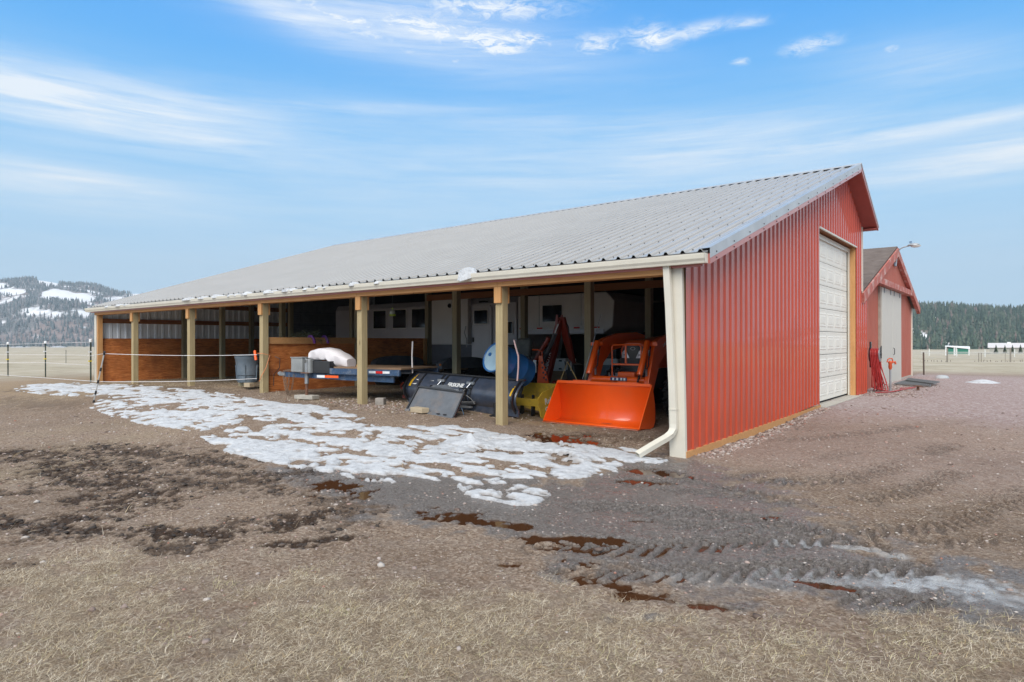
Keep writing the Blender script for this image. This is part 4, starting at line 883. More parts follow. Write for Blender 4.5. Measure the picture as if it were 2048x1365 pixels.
MB().beam((pL, mold(pL, 1)[1]-.01, zt(pL)+.012), (pR, mold(pR, 1)[1]-.01, zt(pR)+.012), .07, .025).obj('top_edge', M_blk, pw_)
MB().beam((pL, py_-.10, zb(pL)+.03), (pR, py_-.10, zb(pR)+.03), .02, .14).obj('cutting_edge', M_plow, pw_)
for q, lab in ((.045, 0), (.955, 0)):
    x = pL+(pR-pL)*q; pts = [mold(x+.02*j/6, .55+.4*j/6) for j in range(7)]
    MB().sheet([[(p[0]-.03, p[1]-.012, p[2]) for p in pts], [(p[0]+.03, p[1]-.012, p[2]) for p in pts]]).obj('yellow_marker', M_yel, pw_)
for q, tt in ((.085, .62), (.235, .52), (.905, .45)):
    x = pL+(pR-pL)*q; a = mold(x, tt); b = mold(x, tt+(.16 if q != .235 else .26))
    MB().add([(a[0]-.05, a[1]-.012, a[2]), (a[0]+.05, a[1]-.012, a[2]), (b[0]+.05, b[1]-.012, b[2]), (b[0]-.05, b[1]-.012, b[2])], [(0, 1, 2, 3)]).obj('white_decal', M_white, pw_)
x = pL+(pR-pL)*.475; a = mold(x, .70); up = Vector(mold(x, .8))-Vector(mold(x, .6))
MB().add([(x-.28, mold(x, .62)[1]-.006, mold(x, .62)[2]), (x+.28, mold(x, .62)[1]-.006, mold(x, .62)[2]-.01), (x+.28, mold(x, .80)[1]-.006, mold(x, .80)[2]-.01), (x-.28, mold(x, .80)[1]-.006, mold(x, .80)[2])], [(0, 1, 2, 3)]).obj('name_plate', M_blk, pw_)
text_mesh('ERSKINE', .112, basis((x, a[1]-.018, a[2]+.005), (1, 0, -.03), up), M_white, 'lettering', pw_, bold=.004, sx=.95)
a = mold(x, .545); text_mesh('800-437-6912', .046, basis((x, a[1]-.008, a[2]), (1, 0, -.03), Vector(mold(x, .6))-Vector(mold(x, .5))), M_white, 'lettering', pw_, bold=.001)
for q in (.335, .602):
    x = pL+(pR-pL)*q; p1 = Vector(mold(x, .80)); p1.y -= .05; p0 = Vector((x-.16, .72, zb(x)+.16))
    cc = along(p0, p1-(p1-p0)*.25, [(0, 0), (.034, 0), (.036, .95), (.0, 1)], 14).obj('angle_cylinder', M_blk, pw_, smooth=True); cyl(p1-(p1-p0)*.26, p1, .018).obj('rod', M_chr, cc)
    MB().obox(p1+Vector((0, 0, .01)), (.17, .035, .045)).obj('clevis', M_grey, pw_)
    MB().tube([p0+Vector((.04, 0, 0)), p0+Vector((.10, -.02, .1)), p0+Vector((.12, -.03, .22)), p1+Vector((.08, 0, -.08))], .012).obj('hydraulic_hose', M_hose, pw_)
cxp = pL+(pR-pL)*.47
MB().prism([(cxp-.34, .62), (cxp+.30, .62), (cxp+.55, .88), (cxp+.42, .90), (cxp+.2, .74), (cxp-.25, .74), (cxp-.42, .9), (cxp-.55, .9)], 'z', .34, .40).obj('push_frame', M_blk, pw_, bevel=.008)
MB().box(cxp+.30, cxp+.62, .66, .72, .30, .33).obj('push_bar', M_grey, pw_)
MB().tube([(cxp+.02, .60, .62), (cxp+.18, .58, .50), (cxp+.30, .6, .44), (cxp+.40, .62, .42)], .013).obj('hydraulic_hose', M_hose, pw_)
for q in (.86,):
    x = pL+(pR-pL)*q; ss = cyl((x, .78, hz(x, .78)+.02), (x, .78, hz(x, .78)+.24), .026).obj('skid_shoe_post', M_blk, pw_); along((x, .78, hz(x, .78)+.005), (x, .78, hz(x, .78)+.04), [(0, 0), (.10, 0), (.10, .4), (.03, 1)], 18).obj('skid_shoe', M_blk, pw_, smooth=True)
# plow marker whips
M_whip = simple('white_fibreglass', (.72, .68, .66), .5); M_whip2 = simple('pink_white_fibreglass', (.78, .55, .52), .5)
MB().tube([(pL+.13, .95, zt(pL)-.02), (pL+.13, .94, 1.20), (pL+.16, .93, 1.48)], .014, 8).obj('marker_whip', M_whip, pw_)
MB().tube([(pR-.03, .95, .80), (pR-.0, .94, 1.02), (pR+.01, .93, 1.22), (pR-.03, .9, 1.40), (pR-.06, .9, 1.5)], .014, 8).obj('marker_whip', M_whip2, pw_)
# skid steer mounting plate leaning in front
mp = thing('mounting_plate', 'flat grey-black steel mounting plate leaning in front of the snow plow on a wood block', 'steel plate', (-4.75, .15, hz(-4.75, .1)))
BL = Vector((-5.26, .06, .245)); BRp = Vector((-4.06, .03, .215)); TL = Vector((-5.22, .33, .655)); TRp = Vector((-4.08, .31, .605))
nrm = (BRp-BL).cross(TL-BL).normalized(); nrm = -nrm if nrm.y > 0 else nrm
f_ = [BL, BRp, TRp, TL]; k_ = [p-nrm*.012 for p in f_]; MB().add(f_+k_, [(0, 1, 2, 3), (7, 6, 5, 4), (0, 4, 5, 1), (1, 5, 6, 2), (2, 6, 7, 3), (3, 7, 4, 0)]).obj('face_plate', M_mud, mp)
for a, b in ((TL, TRp), (BL, TL), (BRp, TRp)): MB().beam(a+nrm*.012, b+nrm*.012, .03, .028, up=nrm).obj('edge_flange', M_blk, mp)
MB().beam(BL+nrm*.03-Vector((0, 0, .012)), BRp+nrm*.03-Vector((0, 0, .012)), .06, .04, up=nrm).obj('lower_lip', M_mud, mp)
for q in (.14, .27, .72, .85): c_ = BL.lerp(BRp, q)+nrm*.06; MB().obox(c_, (.075, .012, .016)).obj('pin_slot', M_screw, mp)
MB().prism([(-4.98, TL.z-.03), (-4.86, TL.z+.05), (-4.55, TL.z+.065), (-4.30, TRp.z+.0), (-4.3, TRp.z-.06)], 'y', .335, .37).obj('hitch_bracket', M_mud, mp)
MB().tube([(-4.06, .32, .56), (-3.98, .36, .50), (-3.92, .38, .42)], .010).obj('latch_rod', M_blk, mp); MB().tube([(-4.05, .2, .36), (-4.0, .2, .25)], .010).obj('latch_rod', M_chr, mp)
wb = MB().obox((-4.84, -.02, hz(-4.84, 0)+.055), (.34, .16, .085), Matrix.Rotation(R(-8), 3, 'Z')).obj('wood_block', M_blk4, None, bevel=.006); base(wb); tag(wb, 'pale wood block under the bottom edge of the mounting plate', 'wood block')
# ------------------------------------------------------------------ blue barrel
bc = Vector(ony(989, 714, 1.18)); ax = Vector((.10, .90, -.38)).normalized()
Mb = zmat(bc, ax); bar = thing('blue_barrel', 'blue plastic barrel with a pale lid tipped over behind the snow plow', 'barrel', tuple(bc))
M_bar = simple('blue_plastic', (.02, .13, .36), .36, var=.08, coat=.2); M_lid = simple('pale_blue_lid', (.36, .52, .62), .45, var=.12, dirt=(.5, .55, .58), dirt_amt=.4)
MB().lathe([(.262, .012), (.275, 0), (.292, .0), (.297, .03), (.285, .06), (.288, .26), (.296, .28), (.296, .30), (.288, .32), (.288, .58), (.296, .60), (.296, .62), (.288, .64), (.283, .84), (.25, .87), (0, .87)], Mb, 40).obj('body', M_bar, bar, smooth=True)
MB().lathe([(0, .012), (.05, .014), (.22, .016), (.262, .012)], Mb, 32).obj('lid', M_lid, bar, smooth=True)
along(Mb @ Vector((.15, .05, .0)), Mb @ Vector((.15, .05, .02)), [(0, 0), (.035, 0), (.035, 1)], 12).obj('bung', M_bar, bar)
# ------------------------------------------------------------------ yellow box blade
bb = thing('box_blade', 'yellow box blade scraper on the ground between the snow plow and the orange bucket', 'box blade', (-3.9, 1.9, .1))
M_by = simple('worn_yellow_paint', (.62, .42, .05), .48, var=.12, dirt=(.16, .11, .06), dirt_amt=.6, dirt_scale=5)
sp_ = [(1.52, .44), (1.62, .12), (1.70, .02), (2.02, .06), (2.32, .30), (2.34, .66), (2.18, .68), (1.66, .55)]
for xq in (-3.44, -4.95): MB().prism(sp_, 'x', xq-.01, xq+.01).obj('side_plate', M_by, bb)
MB().prism([(2.20, .68), (2.34, .67), (2.36, .30), (2.24, .12), (2.22, .12), (2.32, .32)], 'x', -4.94, -3.452).obj('back_board', M_by, bb)
MB().box(-4.94, -3.452, 1.62, 1.72, .30, .43).obj('scarifier_bar', M_by, bb)
for q in (-4.75, -4.45, -4.15, -3.9, -3.65): MB().prism([(1.65, .5), (1.70, .5), (1.72, .16), (1.62, .12)], 'x', q-.015, q+.015).obj('shank', M_blk, bb)
mb = MB().beam((-4.2, 1.7, .43), (-4.2, 2.0, .98), .06, .02).beam((-4.0, 1.7, .43), (-4.0, 2.0, .98), .06, .02).box(-4.22, -3.98, 1.97, 2.03, .95, 1.0); mb.obj('hitch_frame', M_blk, bb)
text_mesh('Rebel', .15, basis((-3.428, 1.90, .40), (0, 1, .15), (0, 0, 1)), M_white, 'lettering', bb, bold=.004); text_mesh('County', .12, basis((-3.428, 1.93, .26), (0, 1, .15), (0, 0, 1)), M_white, 'lettering', bb, bold=.003)
# ------------------------------------------------------------------ backhoe attachment
bhx = -4.35; bh = thing('backhoe_attachment', 'dark red-orange backhoe attachment with folded boom and operator seat behind the blue barrel', 'backhoe', (bhx, 3.3, .2))
M_bh = simple('dark_red_orange_paint', (.24, .022, .009), .40, var=.12, coat=.3, dirt=(.12, .03, .02), dirt_amt=.5)
def Q(u, v, y): return Vector(ony(u, v, y))
seat = MB().prism([(2.98, 1.16), (3.14, 1.12), (3.18, 1.5), (3.1, 1.56), (3.05, 1.5)], 'x', Q(1035, 700, 3.1).x, Q(1063, 700, 3.1).x).obj('seat_back', simple('grey_vinyl', (.10, .10, .09), .6, dirt=(.3, .28, .22), dirt_amt=.5), bh, bevel=.05)
MB().box(Q(1036, 700, 3.1).x, Q(1063, 700, 3.1).x, 2.75, 3.1, 1.02, 1.10).obj('seat_cushion', M_blk, bh, bevel=.02)
b0, b1, b2 = Q(1092, 762, 3.2), Q(1120, 640, 3.2), Q(1146, 728, 3.5)
pl = Vector((F2[0], F2[1], 0))
def arm(a, b, w0, w1, th, m, name, par):
    a = Vector(a); b = Vector(b); d = (b-a).normalized(); n_ = d.cross(Vector((0, 1, 0))).normalized(); Y = Vector((0, th/2, 0))
    mid = (a+b)/2; wm_ = max(w0, w1)*1.1; ps = [a-n_*w0/2, mid-n_*wm_/2, b-n_*w1/2, b+n_*w1/2, mid+n_*wm_/2, a+n_*w0/2]
    mb = MB(); v = [p-Y for p in ps]+[p+Y for p in ps]; mb.add(v, [tuple(range(6)), tuple(range(11, 5, -1))]+[(i, i+6, (i+1) % 6+6, (i+1) % 6) for i in range(6)]); return mb.obj(name, m, par, bevel=.008)
bo = arm(b0, b1, .16, .10, .12, M_bh, 'boom', bh); arm(b1+Vector((.03, .02, .05)), b2, .14, .10, .09, M_bh, 'dipper_arm', bh)
for o_ in (-.09, .09): arm(b1+Vector((-.05, o_, -.25)), b1+Vector((-.01, o_, .10)), .05, .05, .015, M_bh, 'pivot_plate', bh)
cyl(Q(1083, 735, 3.05), Q(1110, 668, 3.05), .045).obj('boom_cylinder', M_blk, bh, smooth=True); cyl(Q(1110, 668, 3.05), Q(1117, 648, 3.05), .02).obj('cylinder_rod', M_chr, bh)
cyl(Q(1066, 730, 3.0), Q(1098, 676, 3.0), .05).obj('boom_cylinder', M_bh, bh, smooth=True)
MB().tube([Q(1121, 645, 3.2), Q(1130, 641, 3.25), Q(1137, 655, 3.3), Q(1139, 690, 3.35)], .012).obj('hydraulic_hose', M_hose, bh)
for k in range(5):
    o5 = .03*k; MB().tube([Q(1070+3*k, 745, 3.0), Q(1080+3*k, 722-2*k, 2.98), Q(1098+2*k, 700-3*k, 3.02), Q(1106+2*k, 676-2*k, 3.05)], .010, 6).obj('hydraulic_hose', M_hose, bh)
for k in range(4): a5 = Q(1046+5*k, 735, 2.8); MB().tube([a5, a5+Vector((.01*k, -.04, .20))], .008, 6).lathe([(0, -.02), (.02, 0), (0, .02)], Matrix.Translation(a5+Vector((.01*k, -.04, .21))), 8).obj('control_lever', M_blk, bh)
bk2 = MB().prism([(b2.x-.1, b2.z+.05), (b2.x+.14, b2.z-.02), (b2.x+.20, b2.z-.30), (b2.x+.02, b2.z-.46), (b2.x-.22, b2.z-.44), (b2.x-.20, b2.z-.36), (b2.x-.02, b2.z-.30)], 'y', 3.32, 3.66).obj('digging_bucket', M_blk, bh)
MB().tube([Q(1134, 740, 3.3), Q(1134, 724, 3.3), Q(1138, 720, 3.3), Q(1142, 724, 3.3), Q(1142, 742, 3.3)], .010, 6).obj('lynch_pin', M_grey, bh)
pa, pb, pc = Q(1084, 712, 2.75), Q(1098, 767, 2.75), Q(1074, 772, 2.75)
mb = MB(); mb.prism([(pa.x, pa.z), (pb.x, pb.z), (pc.x, pc.z), (pa.x-.07, pa.z)], 'y', 2.74, 2.76); hp = mb.obj('perforated_guard', M_or2, bh)
for i in range(4):
    for j in range(2):
        c_ = Q(1085+i*1.2+j*4.5-1, 726+i*10+j*4, 2.735); along(c_, c_+Vector((0, .004, 0)), [(0, 0), (.022, 0), (.022, 1)], 12).obj('hole', M_screw, hp)
MB().tube([Q(1065, 700, 2.75), Q(1076, 700, 2.75), Q(1084, 704, 2.75), Q(1085, 716, 2.75)], .014).obj('grab_rail', M_or2, bh)
MB().box(Q(1050, 760, 3).x, Q(1108, 760, 3).x, 2.8, 3.4, .42, .58).obj('base_frame', M_bh, bh); MB().box(Q(1053, 750, 3).x, Q(1072, 750, 3).x, 2.7, 2.95, .62, 1.0).obj('control_box', M_blk, bh)
MB().box(Q(1058, 750, 3).x, Q(1064, 750, 3).x, 2.68, 2.698, .80, .98).obj('instruction_decal', M_white, bh); MB().box(Q(1072, 720, 2.75).x, Q(1078, 720, 2.75).x, 2.65, 2.66, .85, 1.10).obj('instruction_decal', M_white, bh)
for u_, dx_ in ((1052, -.3), (1106, .3)):
    a_ = Q(u_, 765, 3.1); MB().beam(a_, a_+Vector((dx_, 0, -.28)), .08, .1).obj('stabiliser_leg', M_bh, bh)
bd = (b1-b0).normalized(); text_mesh('KUBOTA', .11, basis(b0+(b1-b0)*.30+Vector((-.02, -.068, 0)), bd, (-.9, 0, .3)), M_white, 'lettering', bh, bold=.002)
# yellow strap lines behind the bucket (rope tied to a post)
rp = MB().tube([Q(1120, 764, 2.0), Q(1135, 724, 2.0), Q(1160, 772, 2.0)], .007, 6).obj('tie_rope', simple('yellow_rope', (.45, .32, .12), .8), None); base(rp); tag(rp, 'thin yellow rope hung in a peak shape above the left end of the orange bucket', 'rope')
# ------------------------------------------------------------------ horse trailer in the rear aisle
ht = thing('horse_trailer', 'silver gooseneck horse trailer parked along the rear aisle of the pole barn', 'horse trailer', (-11, 8.2, .3))
ty = 7.0
MB().prism([(ty, .75), (ty, 2.62), (ty+.10, 2.80), (ty+2.1, 2.80), (ty+2.25, 2.62), (ty+2.25, .75)], 'x', -16.8, -8.22).obj('trailer_body', M_alu, ht, bevel=.03)['label'] = 'long silver trailer body with dark windows'
MB().box(-16.8, -8.23, ty-.03, ty-.004, .78, 1.38).obj('lower_skirt', simple('dark_blue_grey_skirt', (.045, .055, .08), .35, .3), ht)
so_ = MB().prism([(-11.62, 1.40), (-11.62, 2.70), (-11.52, 2.80), (-9.98, 2.80), (-9.98, 1.40)], 'y', ty-.16, ty-.002).obj('slide_out', M_alu2, ht, bevel=.015)
along((-10.75, ty-.163, 2.60), (-10.75, ty-.175, 2.60), [(0, 0), (.075, 0), (.075, 1), (0, 1)], 20).obj('round_vent', M_glass, so_)
dr = MB().prism([(-9.93, .78), (-9.93, 2.50), (-9.86, 2.57), (-9.20, 2.57), (-9.13, 2.50), (-9.13, .78)], 'y', ty-.045, ty-.003).obj('entry_door', M_alu, ht, bevel=.012)
def rwin(x0, x1, z0, z1, y, par, m=None):
    fr = MB().box(x0-.03, x1+.03, y-.02, y-.001, z0-.03, z1+.03).obj('window', M_alu2, par, bevel=.012); MB().box(x0, x1, y-.03, y-.021, z0, z1).obj('pane', m or M_glass, fr, bevel=.004); return fr
rwin(-9.80, -9.28, 2.02, 2.42, ty-.046, dr); MB().box(-9.88, -9.83, ty-.075, ty-.047, 1.46, 1.60).obj('door_latch', M_blk, dr)
MB().tube([(-10.02, ty-.2, 1.95), (-10.05, ty-.24, 1.75), (-9.98, ty-.22, 1.55), (-10.0, ty-.2, 1.3)], .014).obj('grab_handle', M_grey, ht)
MB().box(-9.65, -9.30, ty-.02, ty-.0035, 2.66, 2.70).obj('porch_light', M_glass, ht)
rwin(-8.72, -8.35, 1.72, 2.05, ty-.002, ht); MB().box(-8.80, -8.68, ty-.02, ty-.003, 2.16, 2.30).obj('vent', M_glass, ht); MB().box(-8.80, -8.66, ty-.02, ty-.003, 1.38, 1.56).obj('vent', M_glass, ht)
for x0 in (-14.58, -13.56, -12.62, -15.6): rwin(x0, x0+.64, 1.94, 2.55, ty-.002, ht)
# gooseneck nose
gn = MB().prism([(-8.18, .9), (-8.02, 1.68), (-5.35, 1.68), (-5.05, 1.85), (-5.0, 2.55), (-5.25, 2.78), (-8.18, 2.78)], 'y', ty+.02, ty+2.2).obj('gooseneck_nose', M_alu2, ht, bevel=.03); gn['label'] = 'raised pale gooseneck nose with a square window and red white tape'
rwin(-7.28, -6.63, 2.03, 2.48, ty+.018, gn)
MB().box(-8.1, -5.3, ty-.012, ty+.018, 1.68, 1.80).obj('lower_rail', M_alu, gn)
for k in range(9): MB().box(-8.1+k*.31, -8.1+k*.31+(.18 if k % 2 == 0 else .11), ty-.004, ty+.016, 1.825, 1.865).obj('reflective_tape', M_redt if k % 2 == 0 else M_wht, gn)
MB().box(-7.42, -7.40, ty+.012, ty+.0185, 1.9, 2.76).obj('seam', M_grey, gn); MB().box(-6.02, -6.0, ty+.012, ty+.0185, 1.9, 2.76).obj('seam', M_grey, gn)
MB().prism([(-5.9, .95), (-5.75, 1.67), (-5.5, 1.67), (-5.5, .95)], 'y', ty+1.0, ty+1.2).obj('coupler_post', M_blk, gn)
for x in (-12.9, -11.9): 
    along((x, ty+.05, .66), (x, ty+.32, .66), [(0, 0), (.2, 0), (.36, .05), (.38, .3), (.38, .8), (.3, 1), (0, 1)], 28).obj('wheel', M_tyre, ht, smooth=True)
# white tool chest under the nose
ch = thing('storage_chest', 'white storage chest with black latches behind the backhoe boom', 'storage chest', (-6.2, 6.2, .2))
ca, cb = Q(1103, 742, 6.0), Q(1130, 718, 6.0); MB().box(ca.x-.1, cb.x+.02, 6.0, 6.5, ca.z, cb.z).obj('box', M_alu2, ch, bevel=.02)
for v_ in (722, 738): q_ = Q(1122, v_, 5.99); MB().box(q_.x-.06, q_.x+.02, 5.975, 5.998, q_.z-.02, q_.z+.02).obj('latch', M_screw, ch)
MB().box(ca.x-.2, cb.x+.3, 5.9, 6.6, .1, ca.z-.002).obj('pallet', M_plank, ch)
bt = thing('utility_tub', 'pale grey sheet metal tub behind the left loader arm', 'metal tub', (-4.6, 5.9, .2))
ta, tb_ = Q(1176, 727, 5.9), Q(1235, 721, 5.9); MB().box(ta.x, tb_.x, 5.9, 6.3, ta.z-.03, tb_.z+.03).obj('rim', M_alu2, bt); MB().box(ta.x+.1, tb_.x-.1, 5.92, 6.28, .1, ta.z-.032).obj('body', simple('blue_grey_sheet', (.12, .17, .22), .5), bt)
# ------------------------------------------------------------------ car hauler with fenders beside the stall divider
ch2 = thing('deck_trailer', 'dusty plank deck trailer with rounded wheel fenders beside the plywood stall divider', 'trailer', (-8.7, 3.9, .3))
MB().box(-9.78, -7.42, 2.86, 6.6, .78, .835).obj('deck', M_plank, ch2); MB().box(-9.8, -7.40, 2.80, 2.856, .70, .80).obj('front_rail', M_mud, ch2)
for xs_ in (-9.95, -7.55):
    arc = [(3.05+.85*(1-math.cos(math.pi*k/14)), .83+.27*math.sin(math.pi*k/14)**.6) for k in range(15)]
    mb = MB(); mb.sheet([[(xs_, y, z) for y, z in arc], [(xs_+.22, y, z) for y, z in arc]]); mb.add([(xs_+.22, y, z) for y, z in arc], [tuple(range(15))]); f_o = mb.obj('fender', M_mud, ch2); f_o.modifiers.new('s', 'SOLIDIFY').thickness = .006
    for yy in (3.45, 4.3): along((xs_+.02, yy, .60), (xs_+.2, yy, .60), [(0, 0), (.2, 0), (.33, .1), (.33, .9), (0, 1)], 24).obj('wheel', M_tyre, ch2, smooth=True)
for k, m_ in enumerate((M_redt, M_wht, M_redt)): MB().box(-7.33, -7.325, 4.2+k*.25, 4.42+k*.25, .985, 1.02).obj('reflective_tape', m_, ch2) if False else None
MB().obox((-7.36, 3.02, .93), (.04, .03, .05)).obj('marker_lamp', simple('amber_lens', (.8, .25, .03), .3), ch2)
MB().box(-8.65, -8.5, 1.9, 2.8, .62, .72).obj('drawbar', M_mud, ch2)
# ------------------------------------------------------------------ blue utility trailer with tongue jack
ut = thing('utility_trailer', 'weathered blue steel trailer tongue and frame standing on a tongue jack', 'trailer', (-8, .3, .3))
A = Vector((-7.66, .18, .9)); D = Vector((.98, .19, 0)).normalized(); S_ = Vector((-.19, .98, 0)).normalized(); 
def up_(o, s_, w_, z): return A+D*o+S_*s_+Vector((0, 0, z-.9))
MB().beam(up_(0, 0, 0, .88), up_(1.75, 0, 0, .875), .05, .115).obj('side_rail', M_blue, ut, bevel=.004); MB().beam(up_(0, 1.3, 0, .88), up_(1.75, 1.3, 0, .875), .05, .115).obj('side_rail', M_blue, ut)
MB().beam(up_(0.02, -.0, 0, .885), up_(.02, 1.3, 0, .885), .05, .11).obj('front_rail', M_blue, ut)
MB().prism([(0, 0)], 'z', 0, 0) if False else None
mb = MB(); c4 = [up_(.06, .03, 0, .94), up_(1.75, .03, 0, .935), up_(1.75, 1.27, 0, .935), up_(.06, 1.27, 0, .94)]; mb.add(c4+[p+Vector((0, 0, .03)) for p in c4], [(0, 1, 2, 3), (4, 5, 6, 7), (0, 1, 5, 4), (1, 2, 6, 5), (2, 3, 7, 6), (3, 0, 4, 7)]).obj('deck', M_plank, ut)
HP = Vector((-9.52, .22, .775))
MB().beam(HP+Vector((.12, -.0, -.01)), up_(.1, .08, 0, .765), .05, .11).obj('tongue_rail', M_blue, ut, bevel=.004); MB().beam(up_(.1, .08, 0, .764), up_(1.55, .08, 0, .745), .05, .12).obj('tongue_rail', M_blue, ut); MB().beam(HP+Vector((.15, .05, -.012)), up_(.4, 1.2, 0, .765), .05, .10).obj('tongue_rail', M_blue, ut)
MB().lathe([(0, -.07), (.03, -.07), (.055, 0), (.045, .05), (0, .06)], zmat(HP+Vector((-.02, 0, 0)), (1, 0, 0)), 14).beam(HP, HP+Vector((.22, 0, -.005)), .09, .07).obj('coupler', M_grey, ut)
ta_ = up_(-.14, .0, 0, .775)
for k, (o_, L_, m_) in enumerate(((.10, .21, M_wht), (.311, .36, M_ort))):
    a_ = A+D*(o_-.42)+S_*(-.0)+Vector((0, 0, -.13)); MB().beam(a_+Vector((.0, -.038, 0)), a_+D*L_+Vector((0, -.036, 0)), .008, .05).obj('reflective_tape', m_, ut)
for k, m_ in enumerate((M_wht, M_redt, M_wht)):
    a_ = up_(1.02+k*.17, -.03, 0, .882); MB().beam(a_, a_+D*.165, .006, .045).obj('reflective_tape', m_, ut)
jx, jy = -8.42, .14; gzj = hz(jx, jy)
jk = MB().obox((jx, jy, gzj+.055), (.50, .22, .085), Matrix.Rotation(R(12), 3, 'Z')).obj('concrete_block', M_conc, None, bevel=.01); base(jk); tag(jk, 'flat concrete block under the jack of the blue trailer', 'concrete block')
MB().tube([(jx, jy, gzj+.10), (jx, jy, .60)], .030, 14).obj('jack_leg', M_rust, ut); MB().tube([(jx, jy, .60), (jx, jy, 1.03)], .042, 14).obj('jack_tube', M_grey, ut); MB().tube([(jx, jy, 1.03), (jx+.02, jy, 1.09), (jx-.04, jy, 1.12)], .018).obj('jack_crank', M_grey, ut)
MB().lathe([(.0, 0), (.13, 0), (.13, .015), (0, .015)], Matrix.Translation((jx, jy, .82)), 18).obj('jack_collar', M_rust, ut)
M_bat = simple('grey_battery_case', (.26, .27, .27), .6, var=.15, dirt=(.5, .48, .45), dirt_amt=.4)
bx_ = Vector((-8.78, .25, .84)); MB().box(bx_.x-.22, bx_.x+.19, .14, .42, .83, 1.13).obj('battery_box', M_bat, ut, bevel=.012); MB().box(bx_.x-.235, bx_.x+.20, .13, .43, 1.13, 1.15).obj('battery_lid', M_bat, ut)
MB().box(-8.36, -8.26, .12, .40, .83, 1.12).obj('panel', M_bat, ut)
MB().box(-8.245, -7.66, .16, .55, .83, 1.08).obj('tool_box', M_blk, ut, bevel=.01)
M_ch = simple('rusty_chain', (.24, .17, .12), .6, .5, var=.3)
def chain(pts, n, r_=.011, parent=None, name='safety_chain'):
    mb = MB(); P_ = [Vector(p) for p in pts]; seg = [(P_[i+1]-P_[i]).length for i in range(len(P_)-1)]; T = sum(seg)
    def at_(s_):
        for i, L_ in enumerate(seg):
            if s_ <= L_ or i == len(seg)-1: return P_[i].lerp(P_[i+1], min(1, s_/L_)), (P_[i+1]-P_[i]).normalized()
            s_ -= L_
    for k in range(n):
        c_, d_ = at_(T*(k+.5)/n); u_ = d_.cross(Vector((0, 0, 1))); u_ = u_.normalized() if u_.length > .01 else Vector((1, 0, 0)); v_ = d_.cross(u_)
        w_ = (u_ if k % 2 else v_)*.017; l_ = d_*(T/n*.62); mb.tube([c_-l_-w_*.5, c_-l_*.6-w_, c_+l_*.6-w_, c_+l_, c_+l_*.6+w_, c_-l_*.6+w_, c_-l_], .0055, 5)
    return mb.obj(name, M_ch, parent)
def sag(a, b, d_, n=10): a = Vector(a); b = Vector(b); return [a.lerp(b, i/n)-Vector((0, 0, d_*4*(i/n)*(1-i/n))) for i in range(n+1)]
chain(sag(HP+Vector((.18, -.05, -.04)), HP+Vector((.62, -.07, 0)), .45), 26, parent=ut); chain(sag(HP+Vector((.22, -.02, -.05)), HP+Vector((.40, -.05, -.02)), .38), 18, parent=ut); chain(sag(HP+Vector((.18, -.06, .05)), HP+Vector((.68, -.06, .06)), -.03), 14, parent=ut)
MB().tube([HP+Vector((.5, .02, .08)), HP+Vector((.62, .0, .22)), (bx_.x-.25, .25, 1.0)], .010).obj('wiring', M_ch, ut)
# white feed bag
mb = MB(); nb_ = 16; rows = []
for i in range(nb_+1):
    t_ = i/nb_; L0 = Vector((-8.40, .30, 1.06)); L1 = Vector((-7.42, .52, 1.05)); c_ = L0.lerp(L1, t_); top = 1.36-.20*max(0, t_-.35)**1.3*1.1; bot = 1.09 if t_ < .5 else 1.09-.13*min(1, (t_-.5)/.12)
    sq = math.sin(math.pi*min(1, max(0, .12+t_*.80)))**.35; hh = (top-bot)/2*sq; w_ = .20*sq+.015; row = []
    for k in range(14):
        a_ = 2*math.pi*k/13; cr_ = math.copysign(abs(math.cos(a_))**.55, math.cos(a_)); sr_ = math.copysign(abs(math.sin(a_))**.55, math.sin(a_)); wr = 1+.045*math.sin(9*t_+k*2.1)+.03*math.sin(23*t_+k*3.7)
        row.append((c_.x+S_.x*w_*cr_*wr, c_.y+S_.y*w_*cr_*wr, bot+hh+hh*sr_*wr))
    rows.append(row)
mb.sheet(rows); mb.add(rows[0][:-1], [tuple(range(13))]); mb.add(rows[-1][:-1], [tuple(range(13))])
fb = mb.obj('feed_bag', simple('white_woven_bag', (.70, .66, .67), .55, var=.06, bump=.5, bscale=14), None, smooth=True); base(fb); tag(fb, 'full white woven feed bag lying on the black box of the blue trailer', 'feed bag')
# grey muck tub on blocks, left of the third post
tc_ = Vector(ony(496, 770, .42)); gzt = .395+.03
tub = thing('muck_tub', 'grey plastic tub standing on wood blocks behind the third post', 'tub', (tc_.x, .42, gzt+.09))
Mt = Matrix.Translation((tc_.x, .42, gzt+.085)) @ Matrix.Rotation(.3, 4, 'Z')
MB().lathe([(0, .01), (.215, .01), (.225, 0), (.235, .02), (.235, .16), (.255, .18), (.262, .36), (.285, .56), (.30, .58), (.30, .64), (.335, .645), (.335, .665), (.29, .665), (.275, .55), (.22, .03), (0, .03)], Mt, 32).obj('body', M_plastic, tub, smooth=True)
for a_ in range(0, 360, 60): 
    c, s = math.cos(R(a_)), math.sin(R(a_)); MB().beam(Mt @ Vector((.24*c, .24*s, .05)), Mt @ Vector((.268*c, .268*s, .42)), .012, .05).obj('rib', M_plastic, tub)
for u_, v_, w_, lb in ((486, 783, .26, 'greenish wood block under the left side of the grey tub'), (503, 788, .20, 'pale wood block under the right side of the grey tub, against the post')):
    q_ = Q(u_, v_, .36); o = MB().obox((q_.x, .40 if u_ == 486 else .30, gzt+.035), (w_, .14, .10), Matrix.Rotation(R(10), 3, 'Z')).obj('wood_block', M_post2 if u_ == 486 else M_blk4, None, bevel=.006); base(o); tag(o, lb, 'wood block', 'blocks under the grey tub')
